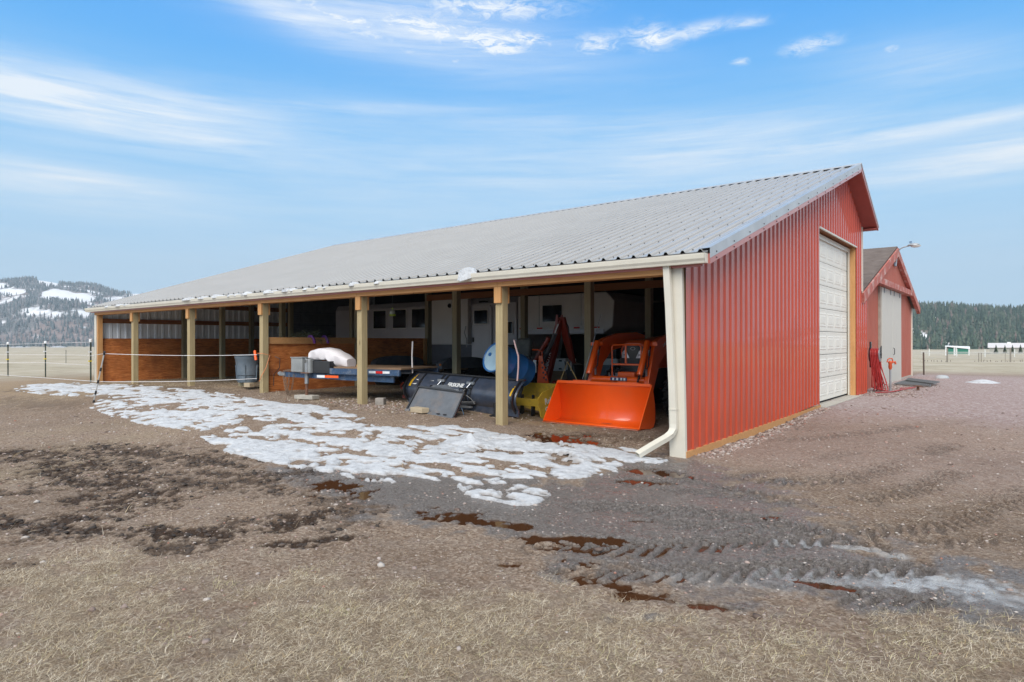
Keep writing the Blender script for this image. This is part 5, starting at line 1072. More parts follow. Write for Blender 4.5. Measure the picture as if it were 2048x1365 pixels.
# stone and rocks
def rock(c_, s_, m_, name, seed, sub=2):
    bm = bmesh.new(); bmesh.ops.create_icosphere(bm, subdivisions=sub, radius=1)
    r_ = random.Random(seed)
    for v in bm.verts:
        k = .8+.2*math.sin(v.co.x*3.1+seed)*math.cos(v.co.y*2.7+seed*1.7)+r_.uniform(-.06, .06); v.co = Vector((v.co.x*s_[0]*k, v.co.y*s_[1]*k, v.co.z*s_[2]*k))
    me = bpy.data.meshes.new(name); bm.to_mesh(me); bm.free(); me.materials.append(m_); o = bpy.data.objects.new(name, me); COL.objects.link(o); o.location = c_; return o
o = MB().obox((0, 0, .12), (.30, .26, .24), Matrix.Rotation(.5, 3, 'Z')).obj('cut_stone', M_stone, None, bevel=.03); q9 = G(761, 809); o.scale = (.58, .58, .6); o.location = (q9[0], q9[1], q9[2]-.02); tag(o, 'squared grey-brown stone on the gravel right of the second post', 'stone')
# red machine behind the left end of the plow: small tongue with loop handle
rj = thing('red_floor_jack', 'small red jack with a bent loop handle at the left end of the snow plow', 'floor jack', (-6.75, 1.5, .26))
M_rj = simple('faded_red_paint', (.62, .10, .06), .5); MB().tube([Q(828, 775, 1.3), Q(803, 777, 1.3), Q(801, 772, 1.3), Q(806, 766, 1.3), Q(828, 766, 1.3)], .016).obj('handle', M_rj, rj)
qa, qb = Q(808, 798, 1.4), Q(822, 776, 1.4); MB().box(qa.x, qb.x+.1, 1.35, 1.6, .27, .36).obj('body', M_rj, rj, bevel=.01); MB().box(qa.x+.1, qb.x, 1.4, 1.5, .36, qb.z).obj('column', M_blk, rj)
# hay nets / halters on the stall rail, hay
M_hay = simple('dull_hay', (.14, .14, .075), .9, var=.4, scale=40)
def tuft(name, c_, rx, ry, rz_, n, m_, L=.22, w=.006, flat=.3):
    rg = np.random.default_rng(int(abs(c_[0]*100)+n)); mb = MB()
    for _ in range(n):
        p = Vector((rg.normal()*rx*.5, rg.normal()*ry*.5, abs(rg.normal())*rz_*.5)); d_ = Vector((rg.normal(), rg.normal(), rg.normal()*flat+.15)).normalized()*L*(.5+rg.random()); s_ = d_.cross(Vector((rg.normal(), rg.normal(), rg.normal()))).normalized()*w; b_ = Vector(c_)+p; md = b_+d_*.5+Vector((0, 0, .02))
        mb.add([b_-s_, b_+s_, md+s_*.8, b_+d_, md-s_*.8], [(0, 1, 2, 4), (4, 2, 3)])
    return mb.obj(name, m_, None, fixn=False)
h1 = tuft('hay_pile', (-10.35, 1.45, 1.46), .45, .3, .20, 500, M_hay); base(h1); tag(h1, 'pile of green-brown hay behind the rail of the stall divider', 'hay')
MB().box(-10.9, -10.03, .9, 2.1, 1.28, 1.40).obj('hay_shelf', M_plank, shed)
M_pur = simple('purple_nylon', (.20, .05, .32), .5)
for k, (yy, lb) in enumerate(((1.32, 'purple nylon strap hanging over the stall rail, nearer the third post'), (1.70, 'purple nylon strap hanging over the stall rail, farther from the third post'))):
    o = MB().tube([(-10.1, yy-.06, 1.50), (-10.02, yy-.02, 1.61), (-9.96, yy, 1.605), (-9.93, yy+.03, 1.53), (-9.925, yy+.05, 1.44)], [.03, .035, .035, .035, .03], 8).obj('nylon_strap', M_pur, None, smooth=True); base(o); tag(o, lb, 'strap', 'purple straps on the stall rail')
# hanging fly trap
ft = thing('fly_trap', 'small green and clear fly trap hanging between the second and third... ', 'fly trap', tuple(Q(785, 625, 2.0)))
ft['label'] = 'small clear jar fly trap with a green base hanging under the roof'
q_ = Q(785, 625, 2.0); MB().tube([(q_.x, 2, q_.z+.08), (q_.x, 2, roofz(2)-.15)], .002, 4).obj('cord', M_grey, ft)
M_fg = simple('lime_green_plastic', (.30, .42, .03), .4); M_cl = simple('cloudy_plastic', (.42, .46, .42), .25)
MB().lathe([(0, -.085), (.07, -.085), (.078, -.05), (.06, -.04)], Matrix.Translation(q_), 16).obj('base', M_fg, ft); MB().lathe([(.058, -.04), (.062, .02), (.03, .06), (0, .065)], Matrix.Translation(q_), 16).obj('jar', M_cl, ft); MB().lathe([(.02, .06), (.022, .095), (0, .1)], Matrix.Translation(q_), 10).obj('cap', M_fg, ft)
o = MB().obox((-7.05, .5, .995), (.22, .09, .04), Matrix.Rotation(.3, 3, 'Z')).obj('wood_offcut', M_firv, None, bevel=.004); base(o); tag(o, 'small pale wood offcut on the blue trailer deck left of the second post', 'wood offcut')
M_smear = simple('dried_mud_smear', (.16, .11, .07), .8)
MB().add([(-2.2, 1.60, .105), (-2.05, 1.62, .105), (-1.98, 1.66, .105), (-2.08, 1.68, .105), (-2.18, 1.66, .105)], [(0, 1, 2, 3, 4)]).obj('mud_smear', M_smear, bk)
# ------------------------------------------------------------------ electric fence, left
M_tpost = simple('dark_green_t_post', (.045, .06, .045), .6, var=.3, dirt=(.3, .32, .28), dirt_amt=.3); M_cap = simple('white_plastic_cap', (.72, .72, .72), .4); M_ins = simple('yellow_insulator', (.75, .58, .05), .4)
def tpost(x, y, z0, z1, label):
    t_ = thing('fence_post', label, 'fence post', (x, y, z0), 'green steel fence posts beside the far corner')
    MB().box(x-.022, x+.022, y-.004, y+.004, z0-.1, z1).box(x-.004, x+.004, y-.022, y+.022, z0-.1, z1-.002).obj('post_shaft', M_tpost, t_)
    MB().lathe([(0, .10), (.03, .10), (.05, .07), (.045, 0), (.03, 0)], Matrix.Translation((x, y, z1-.03)), 12).obj('cap', M_cap, t_, smooth=True)
    for zz in (z1-.33, z1-.62): MB().box(x-.03, x+.03, y-.06, y+.03, zz-.02, zz+.02).obj('insulator', M_ins if zz < z1-.5 else M_cap, t_)
    return t_
tps = []
for (u, v, vt, lb) in ((181.5, 764, 683, 'green steel fence post touching the far corner of the pole barn'), (91, 753, 686, 'green steel fence post with white cap in the middle of the left fence'), (16, 752, 688, 'leftmost green steel fence post with white cap')):
    zz = {181.5: .24, 91: .17, 16: .15}[u]; r_ = ray(u, v); P_ = CAM+r_*((zz-CAM[2])/r_[2]); tt = CAM+ray(u, vt)*((P_-CAM) @ F2)/FPX
    tpost(P_[0], P_[1], hz(P_[0], P_[1])-.02, tt[2], lb); tps.append((P_[0], P_[1], tt[2]))
M_rope = simple('white_electric_rope', (.74, .72, .72), .6)
def rope(name, pts, label, r_=.0058): o = MB().tube(pts, r_, 6).obj(name, M_rope, None); base(o); return tag(o, label, 'fence rope', 'white electric fence ropes')
p3 = (PXS[2]-.09, -.05)
lp = Vector((-14.35, -1.05, 1.185)); lb_ = Vector(G(187, 806)); lb_ = Vector((lb_.x, lb_.y, hz(lb_.x, lb_.y)))
tp = CAM+ray(209, 705)*((np.array(lb_)-CAM) @ F2)/FPX; lp = Vector(tp)
rope('fence_rope', sag((tps[0][0], tps[0][1]-.04, 1.05), (lp.x, lp.y, lp.z-.03), .0, 4)+sag((lp.x, lp.y, lp.z-.03), (p3[0], p3[1], 1.19), .03, 8)[1:], 'upper white rope stretched from the far corner past the leaning pole to the third post')
pk_ = lb_.lerp(lp, .42); rope('fence_rope', [Vector((pk_.x-9, pk_.y+.2, pk_.z-.12)), pk_]+sag(pk_, (p3[0], p3[1], .66), .03, 8)[1:], 'lower white rope running near the ground past the leaning pole to the third post')
for k, (f_, lb) in enumerate(((.98, 'top white rope strung along the left fence posts'), (.66, 'middle white rope strung along the left fence posts'), (.42, 'lowest white rope strung along the left fence posts'))):
    pts = [(x, y-.05, hz(x, y)+(z-hz(x, y))*f_) for x, y, z in tps]; e_ = Vector(pts[2])-Vector(pts[1]); rope('fence_rope', pts+[tuple(Vector(pts[2])+e_*3)], lb, .006)
ple = thing('leaning_pole', 'thin silver pole with black clips leaning in the snow and holding the white ropes', 'pole', tuple(lb_))
MB().tube([lb_, lp], .014, 10).obj('shaft', simple('silver_pole', (.55, .54, .52), .35, .5), ple)
for f_ in (.02, .2, .42, .66, .98): c_ = lb_.lerp(lp, f_); d_ = (lp-lb_).normalized(); MB().tube([c_-d_*.04, c_+d_*.04], .021, 10).beam(c_, c_+Vector((.07, -.02, .03)), .02, .02).obj('clip', M_blk, ple)
far = thing('fence_post', 'thin green steel fence post standing alone far out in the left pasture', 'fence post', (-62, 12, hz(-62, 12)), 'green steel fence posts beside the far corner')
q_ = CAM+ray(132, 731)*(46/FPX); far.location = (q_[0], q_[1], q_[2]); qt = CAM+ray(132, 700)*(46/FPX); MB().box(q_[0]-.03, q_[0]+.03, q_[1]-.01, q_[1]+.01, q_[2]-.3, qt[2]).obj('post_shaft', M_tpost, far)
# orange clip and cord on the third post
cl_ = MB().tube([(p3[0]-.12, -.03, 1.27), (p3[0]-.05, -.06, 1.19), (p3[0]-.02, -.06, 1.07)], .028, 8).obj('gate_handle', M_ort, None); base(cl_); tag(cl_, 'orange red gate handle hooked beside the third post', 'gate handle')
co = MB().tube([(p3[0], -.03, 1.22), (-9.80, -.06, 1.22), (-9.76, .1, 1.18), (-9.80, .03, .9), (-9.86, -.045, .72), (-9.95, -.045, .6)], .007, 6).obj('extension_cord', simple('orange_cord', (.70, .24, .10), .6), None); base(co); tag(co, 'thin orange cord looped down the third post', 'cord')
bw = MB().tube([(-9.72, .2, 1.15), (-9.6, .25, 1.1), (-9.62, .25, .9), (-9.76, .2, .75), (-9.78, .2, .5)], .008, 6).obj('black_cable', M_hose, None); base(bw); tag(bw, 'thin black cable looped against the plywood beside the third post', 'cable')
# ------------------------------------------------------------------ snow clumps along the eave
GS = [(210, 226, .05), (228, 262, .06), (365, 392, .07), (394, 418, .08), (420, 452, .10), (455, 480, .08), (484, 504, .08), (526, 560, .09), (563, 596, .08), (608, 622, .05), (628, 645, .07), (648, 660, .05), (697, 720, .08), (751, 768, .05), (915, 953, .15)]
ends = lambda u: ony(u, 560, -.14)[0]
LBL = ['leftmost snow clump on the gutter at the far corner of the roof', 'second snow clump from the far corner of the roof', 'snow clump in the gutter just left of the fourth post', 'snow clump in the gutter just right of the fourth post', 'widest low snow clump in the gutter between the third and fourth posts', 'middle snow clump in the gutter between the third and fourth posts', 'snow clump in the gutter just left of the third post',
       'long snow clump in the gutter just right of the third post', 'snow clump in the gutter above the left end of the stall divider', 'snow clump in the gutter above the hay pile', 'snow clump in the gutter above the white feed bag', 'tiny snow clump above the right end of the stall divider', 'snow clump in the gutter right above the second post', 'small flat snow clump in the gutter just right of the second post', 'large white snow clump hanging over the gutter above the blue barrel']
for i, (u0, u1, hh) in enumerate(GS):
    xa, xb = ends(u0), ends(u1); big = i == len(GS)-1; nx = 16; mb = MB(); rows = []
    for a in range(nx+1):
        t_ = a/nx; x = xa+(xb-xa)*t_; e_ = math.sin(math.pi*t_)**.5*(.45+1.1*float(fbm(np.array([x*9.]), np.array([7.3]), 1, 2, 15)[0])); nn = .75+.5*float(fbm(np.array([x*6.]), np.array([i*3.3]), 1, 3, 5)[0]); h_ = hh*e_*nn; row = []
        for b in range(9):
            ph = math.pi*b/8; row.append((x, -.115-(.105+(.05 if big else .012)*e_)*math.cos(ph)*max(e_, .15), 2.535+h_*.62*math.sin(ph)-(.085 if big else .02)*e_*(b < 2)))
        rows.append(row)
    mb.sheet(rows); o = mb.obj('snow_clump', sm, None, smooth=True); base(o)
    lab = LBL[i]
    tag(o, lab, 'snow', 'snow clumps along the gutter')
# ------------------------------------------------------------------ hose reel, hydrant, mats by the old barn
hr = thing('hose_reel', 'wall hose reel wound with red hose beside the overhead door', 'hose reel', (.02, 13.9, .2))
M_rh = simple('red_rubber_hose', (.40, .030, .028), .45, var=.1)
ry0 = 12.2; rc = Vector((.20, ry0, 1.10))
zr = lambda d: zmat(rc+Vector((d, 0, 0)), (1, 0, 0))
for d in (-.18, .06): MB().lathe([(.0, -.01), (.20, -.01), (.20, .01), (0, .01)], zr(d), 28).obj('reel_disc', M_blk if d < 0 else M_grey, hr)
MB().box(.015, .05, ry0-.06, ry0+.06, .75, 1.45).obj('wall_bracket', M_blk, hr); cyl((.03, ry0, 1.10), (.30, ry0, 1.10), .03).obj('axle', M_blk, hr); MB().box(.28, .30, ry0-.03, ry0+.03, 1.0, 1.34).obj('crank', M_blk, hr)
for k in range(17):
    r0_ = .135+.016*(k % 3); xo = .035+.0125*k; drop = .66+.28*abs(math.sin(k*1.9)); tw = .08*math.sin(k*2.7); pts = []
    for a_ in range(0, 181, 20): pts.append((xo, ry0+r0_*math.cos(R(a_)), 1.10+r0_*math.sin(R(a_))))
    pts = [(xo+.10*math.sin(k*1.3)+.1, ry0+r0_*.35+tw+.25, 1.05-drop)]+[(xo+.02, ry0+r0_*.95+.06, .78)]+pts+[(xo+.02, ry0-r0_*.9, .8)]+[(xo+.08*math.sin(k*1.3+1)+.06, ry0-r0_*.2+tw*.6, 1.05-drop-.02)]
    pts[0] = (pts[0][0], pts[0][1]-.1, max(pts[0][2], .16)); pts[-1] = (pts[-1][0], pts[-1][1], max(pts[-1][2], .15))
    pts = pts+[(pts[0][0], (pts[0][1]+pts[-1][1])/2, min(pts[0][2], pts[-1][2])-.03), pts[0]]
    MB().tube(pts, .0125, 7).obj('hose_loop', M_rh, hr)
gh = .08
MB().tube([(.25, 11.6, gh+.03), (.45, 12.0, gh+.02), (.6, 12.6, gh+.02), (.62, 13.3, gh+.02), (.5, 13.9, gh+.02), (.8, 14.6, gh+.02), (.6, 12.3, gh+.04)], .014, 7).obj('hose_tail', M_rh, hr)
hy = Vector(G(1781, 783)); hd = thing('yard_hydrant', 'red frost free yard hydrant on a grey pipe in front of the white barn doors', 'hydrant', tuple(hy))
M_hr = simple('red_cast_iron', (.55, .09, .03), .5); dist_ = (np.array(hy)-CAM) @ F2
def hyp(u, v): return Vector(CAM+ray(u, v)*(dist_/FPX))
MB().tube([hy-Vector((0, 0, .1)), hyp(1780.5, 733)], .024, 12).obj('pipe', M_gal, hd)
MB().lathe([(.028, -.16), (.05, -.10), (.045, 0), (.06, .04), (.03, .08)], Matrix.Translation(hyp(1780.5, 728)), 14).obj('head', M_hr, hd, smooth=True)
MB().tube([hyp(1781, 727), hyp(1786, 725), hyp(1790, 724), hyp(1791, 729)], .026, 10).obj('spout', M_hr, hd); MB().tube([hyp(1774, 725), hyp(1776, 719), hyp(1779, 717.5), hyp(1784, 717.5), hyp(1786, 725)], .017, 8).obj('handle', M_hr, hd)
for k, (quad, lb) in enumerate((([(1789, 771), (1815, 763), (1863, 769), (1860, 776)], 'black rubber grid mat on the gravel, nearer the yard'), ([(1812, 766), (1817, 762), (1879, 770), (1868, 774)], 'black rubber grid mat on the gravel, nearer the barn'))):
    c4 = [Vector(G(*q)) for q in quad]; mb = MB(); nU, nV = 16, 3
    def bil(a, b): return c4[0].lerp(c4[3], a).lerp(c4[1].lerp(c4[2], a), b)+Vector((0, 0, .05+.04*k))
    for a in range(nU+1): mb.beam(bil(a/nU, 0), bil(a/nU, 1), .022, .03)
    for b in range(nV+1): mb.beam(bil(0, b/nV), bil(1, b/nV), .03, .03)
    o = mb.obj('rubber_mat', simple('dusty_mat_rubber', (.17, .175, .18), .8), None); base(o); tag(o, lb, 'rubber mat', 'grid mats by the old barn')
st = Vector(G(1836, 781)); o = MB().lathe([(.03, 0), (.04, .02), (.03, .10), (.11, .11), (.11, .13), (0, .13)], Matrix.Translation(st), 14).obj('mat_stake', M_rust, None); base(o); tag(o, 'small rusty steel stub sticking out of the gravel beside the mats', 'steel stub')
# ------------------------------------------------------------------ dry grass (foreground) and pebbles
def blades(name, pts, L, lean_, w, m, seed, curl=.5, segs=3):
    """pts (n,3); thin bent blades as real faces"""
    rg = np.random.default_rng(seed); n = len(pts); az_ = rg.random(n)*2*np.pi; Ln = L*(.45+rg.random(n)*.9); tilt = np.clip(rg.normal(lean_, .28, n), .1, 1.54); side = az_+np.pi/2+rg.normal(0, .3, n)
    co = np.zeros((n, (segs+1)*2, 3)); cur = pts.copy(); ang = tilt.copy(); bend = rg.normal(curl, .35, n)
    for s in range(segs+1):
        ww = w*(1-.75*s/segs)*(.7+.6*rg.random(n)); sx_ = np.cos(side)*ww; sy_ = np.sin(side)*ww
        co[:, 2*s, 0] = cur[:, 0]-sx_; co[:, 2*s, 1] = cur[:, 1]-sy_; co[:, 2*s, 2] = cur[:, 2]; co[:, 2*s+1, 0] = cur[:, 0]+sx_; co[:, 2*s+1, 1] = cur[:, 1]+sy_; co[:, 2*s+1, 2] = cur[:, 2]+ww*.5
        st = Ln/segs; cur = cur+np.stack([np.sin(ang)*np.cos(az_)*st, np.sin(ang)*np.sin(az_)*st, np.cos(ang)*st], 1); ang = ang+bend/segs; az_ = az_+rg.normal(0, .25, n)
        cur[:, 2] = np.maximum(cur[:, 2], pts[:, 2]+.004)
    base_ = (np.arange(n)*(segs+1)*2)[:, None, None]; q = np.array([[2*s, 2*s+1, 2*s+3, 2*s+2] for s in range(segs)])[None]; f = (base_+q).reshape(-1, 4)
    co = co.reshape(-1, 3).astype(np.float32); me = bpy.data.meshes.new(name); me.vertices.add(len(co)); me.vertices.foreach_set('co', co.reshape(-1)); me.loops.add(f.size); me.loops.foreach_set('vertex_index', f.reshape(-1).astype(np.int32)); me.polygons.add(len(f)); me.polygons.foreach_set('loop_start', np.arange(0, f.size, 4, dtype=np.int32)); me.polygons.foreach_set('loop_total', np.full(len(f), 4, np.int32)); me.update(calc_edges=True)
    at_ = me.attributes.new('rnd', 'FLOAT', 'POINT'); at_.data.foreach_set('value', np.repeat(rg.random(n), (segs+1)*2).astype(np.float32))
    o = bpy.data.objects.new(name, me); COL.objects.link(o); me.materials.append(m); return o
def grass_mat(name, stops):
    m = new_mat(name); t = NT(m); c = t.ramp(t.attr('rnd'), stops); t.fin(col=c, rough=.7, spec=.25); return m
M_dry = grass_mat('dry_straw_grass', [(0, (.16, .11, .07)), (.25, (.36, .285, .19)), (.55, (.60, .51, .38)), (.85, (.84, .75, .61)), (.95, (.66, .48, .24)), (1, (.13, .08, .05))])
M_grn = grass_mat('green_tinged_grass', [(0, (.26, .25, .12)), (.5, (.46, .40, .22)), (1, (.66, .56, .36))])
def polar_pts(n, r0, r1, seed, amin=-42, amax=42):
    rg = np.random.default_rng(seed); r_ = np.sqrt(rg.random(n)*(r1*r1-r0*r0)+r0*r0); a = np.radians(amin+(amax-amin)*rg.random(n)); return CAM[0]+r_*(_F[0]*np.cos(a)+_R[0]*np.sin(a)), CAM[1]+r_*(_F[1]*np.cos(a)+_R[1]*np.sin(a))
def on_ground(x, y, M): return np.stack([x, y, H(x, y)+relief(x, y, M)-.003], 1)
x, y = polar_pts(430000, 2.0, 6.5, 3, -48, 48); M = masks(x, y); clump = fbm(x, y, 9, 3, 55); keep = (M['grass']*sstep(.36, .56, clump+.06) > rng.random(len(x))*.62) & (M['mud'] < .3) & (M['wet'] < .75)
g1 = blades('dry_grass', on_ground(x, y, M)[keep], .058, 1.36, .00062, M_dry, 5, .35); tag(g1, None, None, kind='stuff')
x, y = polar_pts(120000, 6.5, 22, 4, -48, 48); M = masks(x, y); keep = (M['grass'] > rng.random(len(x))*.9) & (M['mud'] < .3)
xx, yy = polar_pts(26000, 2.3, 12, 14, -45, 45); M2 = masks(xx, yy); k2 = (rng.random(len(xx)) < .10+.5*sstep(.55, .75, M2['n2'])) & (M2['wet'] < .6) & (yy < 0) & (M2['pud'] > 1.6)
g2 = blades('dry_grass', np.concatenate([on_ground(x, y, M)[keep], on_ground(xx, yy, M2)[k2]]), .085, 1.35, .0013, M_dry, 6, .2, 2); tag(g2, None, None, kind='stuff')
# greener tufts at the right foreground and a few spiky tussocks
rg_ = np.random.default_rng(8); P_ = []
for (u, v, sp, n) in [(680, 1232, .05, 110), (640, 1232, .06, 60), (440, 1172, .06, 90), (1850, 1300, .18, 260), (1600, 1275, .2, 240), (1980, 1255, .2, 240), (1450, 1290, .2, 160), (1700, 1330, .3, 260), (120, 1300, .15, 160), (700, 1330, .2, 260), (980, 1300, .2, 240), (330, 1265, .12, 180), (1240, 1320, .2, 260), (600, 1145, .05, 50), (200, 1160, .05, 60)]:
    c_ = G(u, v); P_.append(np.stack([c_[0]+rg_.normal(0, sp, n), c_[1]+rg_.normal(0, sp, n)], 1))
P_ = np.concatenate(P_); M = masks(P_[:, 0], P_[:, 1]); g3 = blades('grass_tufts', on_ground(P_[:, 0], P_[:, 1], M), .045, .95, .0010, M_grn, 9, .7); tag(g3, None, None, kind='stuff')
# loose straw inside the shed mouth
x = rg_.uniform(-19, -.4, 9000); y = rg_.uniform(-.6, 3.2, 9000); k = fbm(x, y, .9, 3, 71) > .42; x, y = x[k], y[k]; M = masks(x, y); g4 = blades('loose_straw', on_ground(x, y, M)+np.array([0, 0, .006]), .10, 1.45, .0022, M_dry, 12, .1, 2); tag(g4, None, None, kind='stuff')
# pebbles
bm = bmesh.new(); bmesh.ops.create_icosphere(bm, subdivisions=1, radius=1); iv = np.array([v.co[:] for v in bm.verts]); iff = np.array([[v.index for v in f.verts] for f in bm.faces]); bm.free()
def pebbles(name, x, y, M, rad, m, seed, sink=.25):
    rg = np.random.default_rng(seed); n = len(x); b = on_ground(x, y, M); s = rad[:, None]*np.stack([.8+.6*rg.random(n), .8+.5*rg.random(n), .45+.35*rg.random(n)], 1); a = rg.random(n)*6.28
    v = iv[None]*(1+.22*rg.normal(size=(n, len(iv), 1)))*s[:, None]; c, sn = np.cos(a)[:, None], np.sin(a)[:, None]; X = v[..., 0]*c-v[..., 1]*sn; Y = v[..., 0]*sn+v[..., 1]*c
    co = np.stack([X+b[:, 0:1], Y+b[:, 1:2], v[..., 2]+b[:, 2:3]+s[:, 2:3]*sink], -1).reshape(-1, 3).astype(np.float32); f = (iff[None]+(np.arange(n)*len(iv))[:, None, None]).reshape(-1, 3)
    me = bpy.data.meshes.new(name); me.vertices.add(len(co)); me.vertices.foreach_set('co', co.reshape(-1)); me.loops.add(f.size); me.loops.foreach_set('vertex_index', f.reshape(-1).astype(np.int32)); me.polygons.add(len(f)); me.polygons.foreach_set('loop_start', np.arange(0, f.size, 3, dtype=np.int32)); me.polygons.foreach_set('loop_total', np.full(len(f), 3, np.int32)); me.polygons.foreach_set('use_smooth', np.ones(len(f), bool)); me.update(calc_edges=True)
    at_ = me.attributes.new('rnd', 'FLOAT', 'POINT'); at_.data.foreach_set('value', np.repeat(rg.random(n), len(iv)).astype(np.float32)); o = bpy.data.objects.new(name, me); COL.objects.link(o); me.materials.append(m); return tag(o, None, None, kind='stuff')
m = new_mat('gravel_stones'); t = NT(m); t.fin(col=t.ramp(t.attr('rnd'), [(0, (.12, .085, .07)), (.3, (.24, .18, .155)), (.6, (.34, .27, .24)), (.82, (.46, .42, .385)), (1, (.30, .14, .10))]), rough=.8, spec=.3); M_peb = m
rr9 = 2.2*(16/2.2)**rng.random(70000); aa9 = np.radians(-44+88*rng.random(70000)); x = CAM[0]+rr9*(_F[0]*np.cos(aa9)+_R[0]*np.sin(aa9)); y = CAM[1]+rr9*(_F[1]*np.cos(aa9)+_R[1]*np.sin(aa9)); M = masks(x, y); inside = (y > .3) & (x < 0); d = M['d']
keep = (rng.random(len(x)) < .25+.9*sstep(.5, .7, M['n2'])) & (M['grass'] < .8) & (M['pud'] > 1.2) & ~((x < .05) & (x > -.3) & (y > 0)); x, y = x[keep], y[keep]; M = masks(x, y)
rad = (.0022+.0065*rng.random(len(x))**4)*(.55+.15*M['d']); pebbles('gravel_stones', x, y, M, rad, M_peb, 31)
x, y = polar_pts(420, 2.6, 16, 22, -42, 42); M = masks(x, y); k = M['pud'] > 1.4; x, y = x[k], y[k]; M = masks(x, y); pebbles('scattered_stones', x, y, M, .011+.020*rng.random(len(x))**2.2, M_peb, 32, .35)
# gravel berm along the wall foot and by the barn, stones round the posts
x = np.concatenate([rg_.normal(.12, .09, 1500), rg_.normal(.5, .45, 1300), rg_.normal(-6.4, .6, 500)]); y = np.concatenate([rg_.uniform(.2, 6.7, 1500), rg_.uniform(10.6, 16, 1300), rg_.normal(.1, .35, 500)]); x[:2800] = np.abs(x[:2800])+.03
M = masks(x, y); pebbles('wall_foot_gravel', x, y, M, .010+.02*rng.random(len(x))**2, M_peb, 33)
# clods of dark mud
m = new_mat('dark_mud_clods'); t = NT(m); t.fin(col=t.ramp(t.attr('rnd'), [(0, (.022, .015, .011)), (.7, (.06, .042, .032)), (1, (.12, .09, .07))]), rough=.75); M_cl2 = m
x, y = polar_pts(60000, 2.5, 15, 23, -44, 30); M = masks(x, y); k = M['mud'] > .35+.4*rng.random(len(x)); x, y = x[k], y[k]; M = masks(x, y); pebbles('mud_clods', x, y, M, .008+.02*rng.random(len(x))**2, M_cl2, 34, .1)
# ------------------------------------------------------------------ far hills and woods
def trees_mesh(name, P_, hgt, m, seed, sides=5, tiers=3):
    rg = np.random.default_rng(seed); n = len(P_); V = []; F = []; k = 0
    ring = sides; per = tiers*(ring+1)
    co = np.zeros((n, per, 3)); base_h = np.zeros(n)
    for tt in range(tiers):
        z0 = .08+.30*tt; z1 = min(1.0, z0+.46+.05*tt) if tt < tiers-1 else 1.0; r0_ = .20*(1-.27*tt)
        a = np.linspace(0, 2*np.pi, ring, endpoint=False)[None]+rg.random((n, 1))*6.28
        rr_ = hgt[:, None]*r0_*(.7+.6*rg.random((n, ring)))*1.0
        co[:, tt*(ring+1):tt*(ring+1)+ring, 0] = P_[:, 0:1]+rr_*np.cos(a); co[:, tt*(ring+1):tt*(ring+1)+ring, 1] = P_[:, 1:2]+rr_*np.sin(a); co[:, tt*(ring+1):tt*(ring+1)+ring, 2] = P_[:, 2:3]+hgt[:, None]*(z0+.10*(rg.random((n, ring))-.5)); co[:, tt*(ring+1)+ring, 0] = P_[:, 0]+hgt*.02*rg.normal(size=n); co[:, tt*(ring+1)+ring, 1] = P_[:, 1]; co[:, tt*(ring+1)+ring, 2] = P_[:, 2]+hgt*z1
        F += [(tt*(ring+1)+i, tt*(ring+1)+(i+1) % ring, tt*(ring+1)+ring) for i in range(ring)]
    F = np.array(F); f = (F[None]+(np.arange(n)*per)[:, None, None]).reshape(-1, 3); co = co.reshape(-1, 3).astype(np.float32)
    me = bpy.data.meshes.new(name); me.vertices.add(len(co)); me.vertices.foreach_set('co', co.reshape(-1)); me.loops.add(f.size); me.loops.foreach_set('vertex_index', f.reshape(-1).astype(np.int32)); me.polygons.add(len(f)); me.polygons.foreach_set('loop_start', np.arange(0, f.size, 3, dtype=np.int32)); me.polygons.foreach_set('loop_total', np.full(len(f), 3, np.int32)); me.update(calc_edges=True)
    at_ = me.attributes.new('rnd', 'FLOAT', 'POINT'); at_.data.foreach_set('value', np.repeat(rg.random(n), per).astype(np.float32)); o = bpy.data.objects.new(name, me); COL.objects.link(o); me.materials.append(m); return tag(o, None, None, kind='stuff')
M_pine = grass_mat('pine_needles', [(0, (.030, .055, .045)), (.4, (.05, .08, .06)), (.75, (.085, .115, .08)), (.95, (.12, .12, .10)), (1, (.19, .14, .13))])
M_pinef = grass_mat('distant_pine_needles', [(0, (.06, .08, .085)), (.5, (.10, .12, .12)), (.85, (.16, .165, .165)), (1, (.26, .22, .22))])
def hill_grid(u0, u1, nu, d0, d1, nd, prof_px, shape, noise_amp, seed):
    U_ = np.linspace(u0, u1, nu); D_ = np.linspace(0, 1, nd); UU, DD = np.meshgrid(U_, D_); dist = d0+(d1-d0)*DD
    top = np.interp(UU, [p[0] for p in prof_px], [p[1] for p in prof_px])
    zt_ = CAM[2]+(683.7-top)*d1/FPX; zb_ = CAM[2]-13.0*d0/FPX if d0 > 900 else CAM[2]-22*d0/FPX
    X = CAM[0]+dist*(_F[0]+_R[0]*(UU-1024)/FPX); Y = CAM[1]+dist*(_F[1]+_R[1]*(UU-1024)/FPX)
    Z = zb_+(zt_-zb_)*shape(DD, UU)+(fbm(X, Y, noise_amp[1], 5, seed)-.5)*noise_amp[0]*np.sin(np.pi*np.clip(DD, 0, 1))**.7
    return X, Y, Z, UU, DD
